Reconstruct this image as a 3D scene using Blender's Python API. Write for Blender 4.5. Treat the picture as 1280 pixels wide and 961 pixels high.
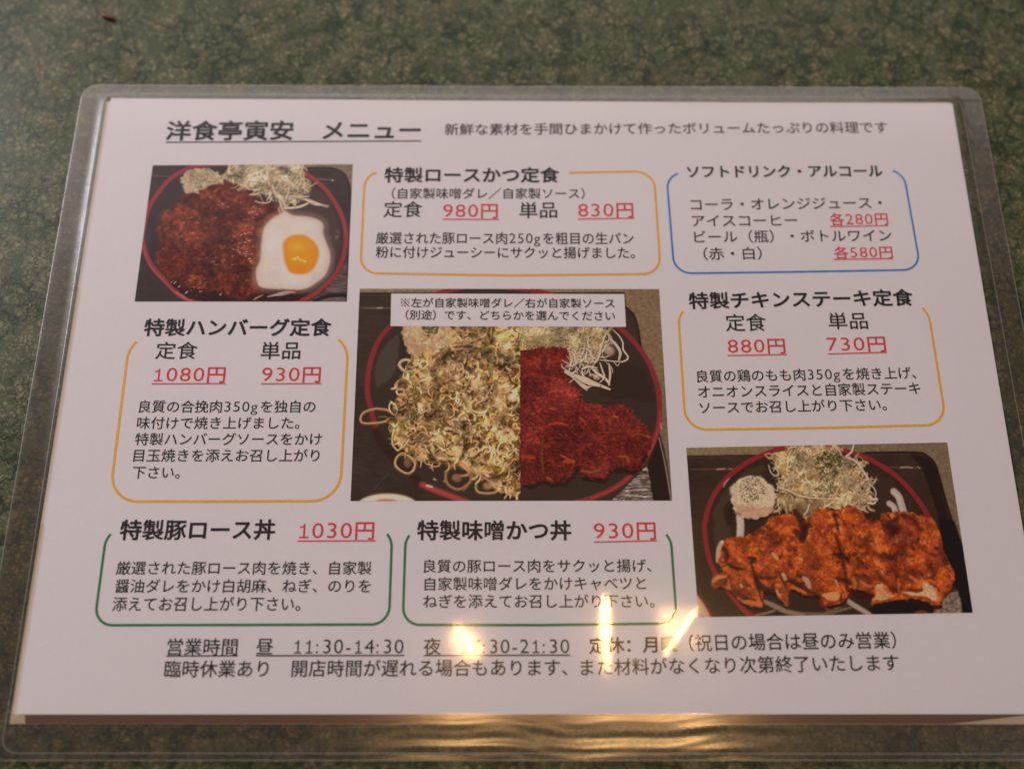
# A laminated lunch menu lying on a green marbled table top, seen from above.
import bpy, math, random
import numpy as np
from mathutils import Vector, Matrix

for o in list(bpy.data.objects):
    bpy.data.objects.remove(o, do_unlink=True)
SC = bpy.context.scene
COL = SC.collection
MM = 0.001

# ---------------------------------------------------------------- camera
cd = bpy.data.cameras.new('camera')
cam = bpy.data.objects.new('camera', cd)
COL.objects.link(cam)
SC.camera = cam
cd.sensor_width = 36.0
cd.lens = 31.116
cd.clip_start = 0.01
cd.clip_end = 20.0
R = Matrix(((0.99993, 0.0003, 0.0112), (0.0036, -0.9573, -0.2891), (0.0106, 0.2891, -0.9572)))
# rows of R are the camera's right, down and forward axes
rgt, dwn, fwd = Vector(R[0]).normalized(), Vector(R[1]), Vector(R[2]).normalized()
dwn = fwd.cross(rgt).normalized()
rgt = dwn.cross(fwd).normalized()
M4 = Matrix((( rgt.x, -dwn.x, -fwd.x, -10.6515*MM),
             ( rgt.y, -dwn.y, -fwd.y, -84.4614*MM),
             ( rgt.z, -dwn.z, -fwd.z, 270.5*MM),
             (0, 0, 0, 1)))
cam.matrix_world = M4
cd.dof.use_dof = True
cd.dof.focus_distance = 0.279
cd.dof.aperture_fstop = 3.9

# ---------------------------------------------------------------- light
SC.view_settings.view_transform = 'Standard'
SC.view_settings.look = 'None'
SC.view_settings.exposure = 0.0
SC.view_settings.gamma = 1.0
world = bpy.data.worlds.new('World')
SC.world = world
world.use_nodes = True
wb = world.node_tree.nodes['Background']
wb.inputs['Color'].default_value = (1.0, 0.80, 0.78, 1)
wb.inputs['Strength'].default_value = 0.09

def area(name, loc, target, sx, sy, power, color):
    l = bpy.data.lights.new(name, 'AREA')
    l.shape = 'RECTANGLE'; l.size = sx; l.size_y = sy
    l.energy = power; l.color = color
    o = bpy.data.objects.new(name, l); COL.objects.link(o)
    o.location = loc
    o.rotation_euler = (Vector(target) - Vector(loc)).to_track_quat('-Z', 'Y').to_euler()
    return o

def bulb(name, loc, radius, power, color):
    l = bpy.data.lights.new(name, 'POINT')
    l.shadow_soft_size = radius; l.energy = power; l.color = color
    o = bpy.data.objects.new(name, l); COL.objects.link(o)
    o.location = loc
    return o

# cool window light far behind the top edge, warm light above, a weak fill added at the right, three bare bulbs of the lamp over the table
area('window_light', (-0.35, 1.75, 0.62), (0, 0.05, 0), 1.6, 0.6, 6.0, (0.86, 0.93, 1.0))
area('side_window_light', (-1.22, 0.72, 0.80), (-0.05, 0.05, 0), 0.5, 0.7, 16.0, (1.0, 0.935, 1.0))
area('right_fill_light', (1.45, -0.25, 1.45), (0.05, 0.0, 0), 0.8, 0.8, 1.0, (1.0, 0.80, 0.70))  # weak warm fill, added to lift the right side of the sheet
for y0, y1, p in ((0.74, 1.75, 10.0), (0.52, 0.73, 0.60)):  # the weak nearer strip is added to fade the reflected veil
    area('ceiling_light', (-0.25, (y0+y1)/2, 1.0), (-0.25, (y0+y1)/2, 0), 2.1, y1-y0, p*0.85, (1.0, 0.90, 0.85))
BULBS = [(-0.052, -0.071, 0.80), (0.110, -0.062, 0.80), (0.197, -0.062, 0.80)]
for b in BULBS:
    bulb('pendant_bulb', b, 0.0115, 1.05, (1.0, 0.55, 0.20))

# ---------------------------------------------------------------- helpers
def lin(c):
    return tuple(((v/255.0)/12.92 if v/255.0 <= 0.04045 else ((v/255.0+0.055)/1.055)**2.4) for v in c)

def new_mat(name):
    m = bpy.data.materials.new(name); m.use_nodes = True
    nt = m.node_tree; nt.nodes.clear()
    out = nt.nodes.new('ShaderNodeOutputMaterial')
    return m, nt, out

def N(nt, kind, **kw):
    n = nt.nodes.new(kind)
    for k, v in kw.items():
        if k.startswith('i_'):
            key = k[2:]
            key = int(key) if key.isdigit() else key.replace('_', ' ')
            n.inputs[key].default_value = v
        else:
            setattr(n, k, v)
    return n

def ramp(nt, stops):
    r = nt.nodes.new('ShaderNodeValToRGB'); e = r.color_ramp.elements
    e[0].position = stops[0][0]; e[0].color = (*stops[0][1], 1)
    e[1].position = stops[-1][0]; e[1].color = (*stops[-1][1], 1)
    for p, c in stops[1:-1]:
        x = e.new(p); x.color = (*c, 1)
    return r

def link(name, me, mat=None, parent=None, **props):
    o = bpy.data.objects.new(name, me)
    COL.objects.link(o)
    if mat: me.materials.append(mat)
    if parent: o.parent = parent
    for k, v in props.items(): o[k] = v
    return o

def mesh(name, verts, faces, smooth=False):
    me = bpy.data.meshes.new(name)
    me.from_pydata([(x*MM, y*MM, z*MM) for x, y, z in verts], [], faces)
    me.update()
    if smooth: me.polygons.foreach_set('use_smooth', [True]*len(me.polygons))
    return me

Z_BACK, Z_SHEET, Z_PHOTO, Z_INK, Z_STRIP, Z_INK2 = 0.30, 0.55, 0.60, 0.60, 0.66, 0.72

# ---------------------------------------------------------------- what is printed where (mm from the middle of the sheet)
TEXT=[
 ('洋食亭寅安　メニュー', 1, 'k', -127.44, 85.42, -39.65, 86.36, 8.13, (-127.34, 83.94, -39.26, 85.12)),
 ('新鮮な素材を手間ひまかけて作ったボリュームたっぷりの料理です', 0, 'k', -31.09, 87.83, 124.06, 89.89, 5.0, None),
 ('特製ロースかつ定食', 1, 'k', -51.18, 69.42, 8.36, 69.82, 6.23, None),
 ('（自家製味噌ダレ／自家製ソース）', 0, 'k', -48.54, 63.06, 17.06, 63.48, 4.41, None),
 ('定食', 0, 'k', -50.99, 56.27, -38.07, 56.35, 6.49, None),
 ('980円', 0, 'r', -30.95, 55.98, -12.58, 56.09, 6.19, (-31.13, 55.15, -12.16, 55.15)),
 ('単品', 0, 'k', -5.17, 56.16, 7.55, 56.41, 6.54, None),
 ('830円', 0, 'r', 14.77, 56.43, 33.38, 56.72, 6.27, (14.55, 55.48, 33.76, 55.94)),
 ('厳選された豚ロース肉250gを粗目の生パン', 0, 'k', -53.23, 46.26, 33.12, 46.59, 4.72, None),
 ('粉に付けジューシーにサクッと揚げました。', 0, 'k', -53.0, 41.16, 33.32, 41.37, 4.61, None),
 ('ソフトドリンク・アルコール', 1, 'k', 52.64, 71.76, 120.13, 72.57, 5.2, None),
 ('コーラ・オレンジジュース・', 0, 'k', 53.15, 59.22, 118.49, 60.37, 5.08, None),
 ('アイスコーヒー', 0, 'k', 53.21, 53.15, 88.89, 53.59, 5.01, None),
 ('各280円', 0, 'r', 100.09, 53.94, 119.8, 54.28, 5.09, (99.81, 53.2, 119.64, 53.65)),
 ('ビール（瓶）・ボトルワイン', 0, 'k', 53.61, 47.2, 120.32, 48.19, 4.96, None),
 ('（赤・白）', 0, 'k', 56.35, 41.02, 75.84, 41.4, 4.89, None),
 ('各580円', 0, 'r', 100.22, 41.7, 119.85, 42.06, 4.88, (99.81, 41.07, 119.76, 41.51)),
 ('特製チキンステーキ定食', 1, 'k', 50.6, 23.61, 124.49, 25.22, 6.24, None),
 ('定食', 0, 'k', 62.08, 15.89, 75.21, 16.1, 6.48, None),
 ('単品', 0, 'k', 95.77, 16.68, 108.6, 16.9, 6.3, None),
 ('880円', 0, 'r', 62.2, 8.06, 80.74, 8.34, 5.84, (61.88, 7.08, 81.1, 7.51)),
 ('730円', 0, 'r', 94.51, 8.84, 113.56, 9.13, 5.92, (94.5, 7.76, 113.73, 8.4)),
 ('良質の鶏のもも肉350gを焼き上げ、', 0, 'k', 51.5, -1.7, 122.17, -0.18, 4.42, None),
 ('オニオンスライスと自家製ステーキ', 0, 'k', 51.67, -6.88, 122.88, -5.38, 4.48, None),
 ('ソースでお召し上がり下さい。', 0, 'k', 51.73, -12.07, 111.42, -10.79, 4.29, None),
 ('特製ハンバーグ定食', 1, 'k', -126.41, 13.48, -66.43, 13.79, 6.3, None),
 ('定食', 0, 'k', -121.88, 5.64, -108.7, 5.7, 6.25, None),
 ('単品', 0, 'k', -88.31, 5.69, -75.68, 5.84, 6.37, None),
 ('1080円', 0, 'r', -121.37, -2.26, -99.02, -2.17, 5.93, (-121.86, -3.13, -98.64, -2.95)),
 ('930円', 0, 'r', -87.28, -2.08, -68.73, -2.01, 5.94, (-87.4, -3.0, -68.25, -2.83)),
 ('良質の合挽肉350gを独自の', 0, 'k', -124.99, -12.25, -69.67, -12.06, 4.31, None),
 ('味付けで焼き上げました。', 0, 'k', -124.96, -17.53, -74.3, -17.38, 4.26, None),
 ('特製ハンバーグソースをかけ', 0, 'k', -124.93, -22.71, -67.03, -22.55, 4.27, None),
 ('目玉焼きを添えお召し上がり', 0, 'k', -124.71, -27.92, -67.4, -27.77, 4.33, None),
 ('下さい。', 0, 'k', -124.42, -33.22, -109.94, -33.19, 4.33, None),
 ('特製豚ロース丼', 1, 'k', -125.87, -51.65, -79.47, -51.43, 6.45, None),
 ('1030円', 0, 'r', -71.91, -51.59, -49.47, -51.46, 6.09, (-72.36, -52.43, -48.88, -52.3)),
 ('厳選された豚ロース肉を焼き、自家製', 0, 'k', -125.67, -62.1, -49.72, -62.01, 4.26, None),
 ('醤油ダレをかけ白胡麻、ねぎ、のりを', 0, 'k', -125.3, -67.37, -49.7, -67.25, 4.26, None),
 ('添えてお召し上がり下さい。', 0, 'k', -125.43, -72.61, -70.19, -72.52, 4.45, None),
 ('特製味噌かつ丼', 1, 'k', -36.25, -51.55, 10.18, -51.47, 6.33, None),
 ('930円', 0, 'r', 17.2, -51.49, 35.97, -51.32, 6.02, (17.15, -52.6, 36.23, -52.12)),
 ('良質の豚ロース肉をサクッと揚げ、', 0, 'k', -34.12, -61.42, 34.21, -61.16, 4.19, None),
 ('自家製味噌ダレをかけキャベツと', 0, 'k', -33.65, -66.63, 32.41, -66.34, 4.21, None),
 ('ねぎを添えてお召し上がり下さい。', 0, 'k', -33.95, -71.69, 34.64, -71.55, 4.24, None),
 ('営業時間', 0, 'k', -108.0, -84.94, -87.66, -84.93, 5.1, (-108.06, -85.56, -87.31, -85.47)),
 ('昼', 0, 'k', -82.13, -84.81, -77.29, -84.81, 5.02, (-82.01, -85.47, -39.03, -85.37)),
 ('11:30-14:30', 0, 'k', -71.1, -84.84, -39.34, -84.83, 5.2, None),
 ('夜', 0, 'k', -33.43, -84.79, -28.48, -84.79, 5.07, (-33.35, -85.41, 9.36, -85.27)),
 ('17:30-21:30', 0, 'k', -22.43, -84.82, 9.1, -84.73, 5.17, None),
 ('定休：月曜', 1, 'k', 15.04, -84.5, 40.76, -84.03, 4.88, None),
 ('（祝日の場合は昼のみ営業）', 0, 'k', 44.3, -83.8, 105.36, -82.97, 5.16, None),
 ('臨時休業あり　開店時間が遅れる場合もあります、', 0, 'k', -108.09, -91.07, 8.43, -90.61, 5.04, None),
 ('また材料がなくなり次第終了いたします', 0, 'k', 12.44, -90.61, 105.32, -89.19, 5.01, None),
]
CAPTION=[
 ('※左が自家製味噌ダレ／右が自家製ソース', 0, 'k', -44.1, 23.48, 25.94, 23.55, 3.62, None),
 ('（別途）です、どちらかを選んでください', 0, 'k', -42.29, 19.24, 25.89, 19.14, 3.59, None),
]
CAPBOX=[(-47.32, 28.03), (29.26, 28.2), (29.43, 16.73), (-47.06, 16.64)]
SHEET=[(-148.5, 101.52), (148.5, 101.52), (148.5, -101.52), (-148.5, -101.52)]
BACK=[(-149.9, 100.28), (148.14, 102.18), (148.93, -104.29), (-150.49, -104.02)]
BROWN=[(-146.48, -101.52), (144.56, -101.48), (118.68, -104.1), (-145.99, -103.93)]
POUCH=[(-158.68, 106.8), (158.77, 108.27), (160.64, -113.77), (-160.37, -113.49)]
CREASE=[(-151.01, 103.2), (151.67, 103.85), (154.1, -112.08), (-151.26, -111.63)]
P1=[(-130.76, 74.95), (-62.41, 75.83), (-61.73, 25.17), (-130.76, 24.84)]
P2=[(-57.72, 29.72), (40.84, 30.07), (41.48, -39.95), (-57.03, -40.29)]
P3=[(46.81, -23.38), (129.04, -21.43), (129.35, -73.22), (47.51, -74.55)]

# ---------------------------------------------------------------- materials
def ink_mat(name, color, rough=0.6):
    m, nt, out = new_mat(name)
    b = N(nt, 'ShaderNodeBsdfPrincipled'); b.inputs['Roughness'].default_value = rough
    no = N(nt, 'ShaderNodeTexNoise'); no.inputs['Scale'].default_value = 4000; no.inputs['Detail'].default_value = 2
    tc = N(nt, 'ShaderNodeTexCoord'); nt.links.new(tc.outputs['Object'], no.inputs['Vector'])
    r = ramp(nt, [(0.3, tuple(c*0.82 for c in color)), (0.7, tuple(min(1, c*1.18) for c in color))])
    nt.links.new(no.outputs['Fac'], r.inputs['Fac']); nt.links.new(r.outputs['Color'], b.inputs['Base Color'])
    b.inputs['Specular IOR Level'].default_value = 0.2
    nt.links.new(b.outputs[0], out.inputs[0])
    return m

def paper_mat(name, color):
    m, nt, out = new_mat(name)
    b = N(nt, 'ShaderNodeBsdfPrincipled'); b.inputs['Roughness'].default_value = 0.8
    b.inputs['Specular IOR Level'].default_value = 0.2
    tc = N(nt, 'ShaderNodeTexCoord')
    no = N(nt, 'ShaderNodeTexNoise'); no.inputs['Scale'].default_value = 900; no.inputs['Detail'].default_value = 5
    no2 = N(nt, 'ShaderNodeTexNoise'); no2.inputs['Scale'].default_value = 14; no2.inputs['Detail'].default_value = 3
    nt.links.new(tc.outputs['Object'], no.inputs['Vector']); nt.links.new(tc.outputs['Object'], no2.inputs['Vector'])
    mx = N(nt, 'ShaderNodeMath', operation='ADD'); nt.links.new(no.outputs['Fac'], mx.inputs[0]); nt.links.new(no2.outputs['Fac'], mx.inputs[1])
    r = ramp(nt, [(0.35, tuple(c*0.965 for c in color)), (0.65, color)])
    h = N(nt, 'ShaderNodeMath', operation='MULTIPLY'); h.inputs[1].default_value = 0.5
    nt.links.new(mx.outputs[0], h.inputs[0]); nt.links.new(h.outputs[0], r.inputs['Fac'])
    nt.links.new(r.outputs['Color'], b.inputs['Base Color'])
    nt.links.new(b.outputs[0], out.inputs[0])
    return m

def film_mat(name, milk, rough, haze, mult=1.5, tint=(1, 1, 1), bump=0.0, haze_rough=0.3):
    m, nt, out = new_mat(name)
    # same reflectance from either side (a thin film, not a solid): undo the node's own inversion for back faces
    fr = N(nt, 'ShaderNodeFresnel'); ge = N(nt, 'ShaderNodeNewGeometry')
    io = N(nt, 'ShaderNodeMapRange'); io.inputs['To Min'].default_value = 1.5; io.inputs['To Max'].default_value = 1/1.5
    nt.links.new(ge.outputs['Backfacing'], io.inputs['Value']); nt.links.new(io.outputs[0], fr.inputs['IOR'])
    mu = N(nt, 'ShaderNodeMath', operation='MULTIPLY', use_clamp=True); mu.inputs[1].default_value = mult
    nt.links.new(fr.outputs[0], mu.inputs[0])
    tr = N(nt, 'ShaderNodeBsdfTransparent'); tr.inputs[0].default_value = (*tint, 1)
    df = N(nt, 'ShaderNodeBsdfDiffuse'); df.inputs[0].default_value = (0.62, 0.62, 0.60, 1)
    mk = N(nt, 'ShaderNodeMixShader'); mk.inputs[0].default_value = milk
    nt.links.new(tr.outputs[0], mk.inputs[1]); nt.links.new(df.outputs[0], mk.inputs[2])
    g1 = N(nt, 'ShaderNodeBsdfGlossy'); g1.inputs['Roughness'].default_value = rough
    g2 = N(nt, 'ShaderNodeBsdfGlossy'); g2.inputs['Roughness'].default_value = haze_rough
    gm = N(nt, 'ShaderNodeMixShader'); gm.inputs[0].default_value = haze
    # handling smudges: the haze comes and goes in soft patches and fine wipe marks
    tc0 = N(nt, 'ShaderNodeTexCoord'); sm = N(nt, 'ShaderNodeTexNoise'); sm.inputs['Scale'].default_value = 22; sm.inputs['Detail'].default_value = 6; sm.inputs['Roughness'].default_value = 0.6
    mp0 = N(nt, 'ShaderNodeMapping'); mp0.inputs['Rotation'].default_value = (0, 0, 0.5); mp0.inputs['Scale'].default_value = (1, 3.2, 1)
    nt.links.new(tc0.outputs['Object'], mp0.inputs[0]); nt.links.new(mp0.outputs[0], sm.inputs['Vector'])
    sr = N(nt, 'ShaderNodeMapRange'); sr.inputs['From Min'].default_value = 0.35; sr.inputs['From Max'].default_value = 0.68
    sr.inputs['To Min'].default_value = haze*0.55; sr.inputs['To Max'].default_value = min(0.9, haze*1.7)
    nt.links.new(sm.outputs['Fac'], sr.inputs['Value']); nt.links.new(sr.outputs[0], gm.inputs[0])
    nt.links.new(g1.outputs[0], gm.inputs[1]); nt.links.new(g2.outputs[0], gm.inputs[2])
    mx = N(nt, 'ShaderNodeMixShader')
    nt.links.new(mu.outputs[0], mx.inputs[0]); nt.links.new(mk.outputs[0], mx.inputs[1]); nt.links.new(gm.outputs[0], mx.inputs[2])
    nt.links.new(mx.outputs[0], out.inputs[0])
    if bump:
        tc = N(nt, 'ShaderNodeTexCoord')
        no = N(nt, 'ShaderNodeTexNoise'); no.inputs['Scale'].default_value = 260; no.inputs['Detail'].default_value = 3
        mp = N(nt, 'ShaderNodeMapping'); mp.inputs['Scale'].default_value = (0.35, 1, 1)
        nt.links.new(tc.outputs['Object'], mp.inputs[0]); nt.links.new(mp.outputs[0], no.inputs['Vector'])
        bu = N(nt, 'ShaderNodeBump'); bu.inputs['Strength'].default_value = 1.0; bu.inputs['Distance'].default_value = bump
        nt.links.new(no.outputs['Fac'], bu.inputs['Height'])
        for g in (g1, g2): nt.links.new(bu.outputs[0], g.inputs['Normal'])
    return m

def table_mat():
    m, nt, out = new_mat('green_marbled_laminate')
    tc = N(nt, 'ShaderNodeTexCoord')
    def noise(scale, detail=4, rough=0.55, dist=0.0, vec=None):
        n = N(nt, 'ShaderNodeTexNoise'); n.inputs['Scale'].default_value = scale; n.inputs['Detail'].default_value = detail
        n.inputs['Roughness'].default_value = rough; n.inputs['Distortion'].default_value = dist
        nt.links.new((vec or tc.outputs['Object']), n.inputs['Vector']); return n
    # warped coordinates
    def warp(scale, amt, seed):
        w = noise(scale, 5, 0.65)
        sub = N(nt, 'ShaderNodeVectorMath', operation='SUBTRACT'); sub.inputs[1].default_value = (0.5, 0.5, 0.5)
        nt.links.new(w.outputs['Color'], sub.inputs[0])
        sc = N(nt, 'ShaderNodeVectorMath', operation='SCALE'); sc.inputs['Scale'].default_value = amt
        nt.links.new(sub.outputs[0], sc.inputs[0])
        ad = N(nt, 'ShaderNodeVectorMath', operation='ADD'); nt.links.new(tc.outputs['Object'], ad.inputs[0]); nt.links.new(sc.outputs[0], ad.inputs[1])
        ad2 = N(nt, 'ShaderNodeVectorMath', operation='ADD'); ad2.inputs[1].default_value = (seed, seed*0.7, 0); nt.links.new(ad.outputs[0], ad2.inputs[0])
        return ad2.outputs[0]
    def veins(scale, width, wv, power=1.0):
        v = N(nt, 'ShaderNodeTexVoronoi', feature='DISTANCE_TO_EDGE'); v.inputs['Scale'].default_value = scale
        nt.links.new(wv, v.inputs['Vector'])
        mr = N(nt, 'ShaderNodeMapRange'); mr.inputs['From Min'].default_value = 0.0; mr.inputs['From Max'].default_value = width
        mr.inputs['To Min'].default_value = 1.0; mr.inputs['To Max'].default_value = 0.0
        mr.interpolation_type = 'SMOOTHSTEP'
        nt.links.new(v.outputs['Distance'], mr.inputs['Value'])
        return mr.outputs[0]
    def mul(a, b):
        n = N(nt, 'ShaderNodeMath', operation='MULTIPLY')
        nt.links.new(a, n.inputs[0])
        if isinstance(b, float): n.inputs[1].default_value = b
        else: nt.links.new(b, n.inputs[1])
        return n.outputs[0]
    def mx(a, b):
        n = N(nt, 'ShaderNodeMath', operation='MAXIMUM'); nt.links.new(a, n.inputs[0]); nt.links.new(b, n.inputs[1]); return n.outputs[0]
    def mr(a, lo, hi, t0=0.0, t1=1.0):
        n = N(nt, 'ShaderNodeMapRange'); n.interpolation_type = 'SMOOTHSTEP'
        for k, v in zip(('From Min', 'From Max', 'To Min', 'To Max'), (lo, hi, t0, t1)): n.inputs[k].default_value = v
        nt.links.new(a, n.inputs['Value']); return n.outputs[0]
    patchA = mr(noise(60, 3).outputs['Fac'], 0.34, 0.56)
    patchB = mr(noise(95, 3, 0.6, 0.4, warp(30, 0.01, 3.1)).outputs['Fac'], 0.36, 0.56)
    v1 = mul(veins(80, 0.12, warp(120, 0.016, 0.0)), patchA)
    v2 = mul(veins(210, 0.16, warp(240, 0.009, 1.7)), patchB)
    v3 = mul(veins(430, 0.26, warp(400, 0.005, 5.3)), 0.75)
    rid = noise(300, 6, 0.7, 0.8)
    r1 = mul(mr(rid.outputs['Fac'], 0.49, 0.38), 0.6)
    blot = mul(mr(noise(75, 5, 0.7, 0.5, warp(50, 0.01, 8.0)).outputs['Fac'], 0.49, 0.38), 0.6)
    allv = mx(mx(mx(v1, v2), mx(v3, r1)), blot)
    base = ramp(nt, [(0.36, TABLE_C[0]), (0.50, TABLE_C[1]), (0.64, TABLE_C[2])])
    nt.links.new(noise(125, 9, 0.72, 0.4).outputs['Fac'], base.inputs['Fac'])
    dark = ramp(nt, [(0.35, TABLE_D[0]), (0.65, TABLE_D[1])])
    nt.links.new(noise(120, 4).outputs['Fac'], dark.inputs['Fac'])
    mixc = N(nt, 'ShaderNodeMix', data_type='RGBA')
    nt.links.new(allv, mixc.inputs['Factor']); nt.links.new(base.outputs[0], mixc.inputs['A']); nt.links.new(dark.outputs[0], mixc.inputs['B'])
    b = N(nt, 'ShaderNodeBsdfPrincipled')
    nt.links.new(mixc.outputs['Result'], b.inputs['Base Color'])
    b.inputs['Roughness'].default_value = 0.36
    b.inputs['Specular IOR Level'].default_value = 0.22
    bu = N(nt, 'ShaderNodeBump'); bu.inputs['Strength'].default_value = 1.0; bu.inputs['Distance'].default_value = 0.00006
    nt.links.new(noise(700, 3).outputs['Fac'], bu.inputs['Height']); nt.links.new(bu.outputs[0], b.inputs['Normal'])
    nt.links.new(b.outputs[0], out.inputs[0])
    return m
TABLE_C = [lin((92, 100, 70)), lin((120, 120, 90)), lin((142, 136, 106))]
TABLE_D = [lin((20, 36, 20)), lin((42, 58, 36))]

MAT = dict(
    k=ink_mat('black_ink', (0.022, 0.020, 0.024)),
    r=ink_mat('red_ink', (0.70, 0.055, 0.07)),
    amber=ink_mat('amber_ink', (0.84, 0.46, 0.045)),
    blue=ink_mat('blue_ink', (0.025, 0.22, 0.60)),
    green=ink_mat('green_ink', (0.03, 0.22, 0.09)),
    paper=paper_mat('white_paper', (0.80, 0.775, 0.80)),
    back=paper_mat('white_backing_paper', (0.78, 0.75, 0.76)),
    brown=ink_mat('brown_ink', (0.19, 0.095, 0.060)),
    film=film_mat('clear_laminate', 0.0, 0.065, 0.32, 1.25, bump=0.0000015, haze_rough=0.2),
    margin=film_mat('sealed_laminate', 0.03, 0.18, 0.12, 3.1, tint=(0.86, 0.78, 0.62), bump=0.00003),
    seam=film_mat('seam_highlight_laminate', 0.20, 0.25, 0.5, 2.5, tint=(0.92, 0.9, 0.85)),  # milky, so the bright line along edge and weld is in the colour
)

# ---------------------------------------------------------------- table top
def build_table():
    x0, x1, y0, y1, th, r = -420, 430, -300, 420, 28, 4
    pts = []
    prof = [(0, -th), (0, -r)] + [(r - r*math.cos(a), -r + r*math.sin(a)) for a in (0.4, 0.8, 1.2, math.pi/2)]
    verts, faces = [], []
    for ins, z in prof:
        for x, y in ((x0+ins, y0+ins), (x1-ins, y0+ins), (x1-ins, y1-ins), (x0+ins, y1-ins)):
            verts.append((x, y, z))
    n = len(prof)
    for i in range(n-1):
        for k in range(4):
            a, b = i*4+k, i*4+(k+1) % 4
            faces.append((a, b, b+4, a+4))
    faces.append(((n-1)*4, (n-1)*4+1, (n-1)*4+2, (n-1)*4+3))
    faces.append((3, 2, 1, 0))
    me = mesh('table_top', verts, faces)
    return link('table_top', me, table_mat(), kind='structure')
build_table()

# ---------------------------------------------------------------- printed food pictures (flat print, painted stroke by stroke)
PAPER_OBS = np.array(lin((192, 178, 176))); VEIL = 0.012

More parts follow.
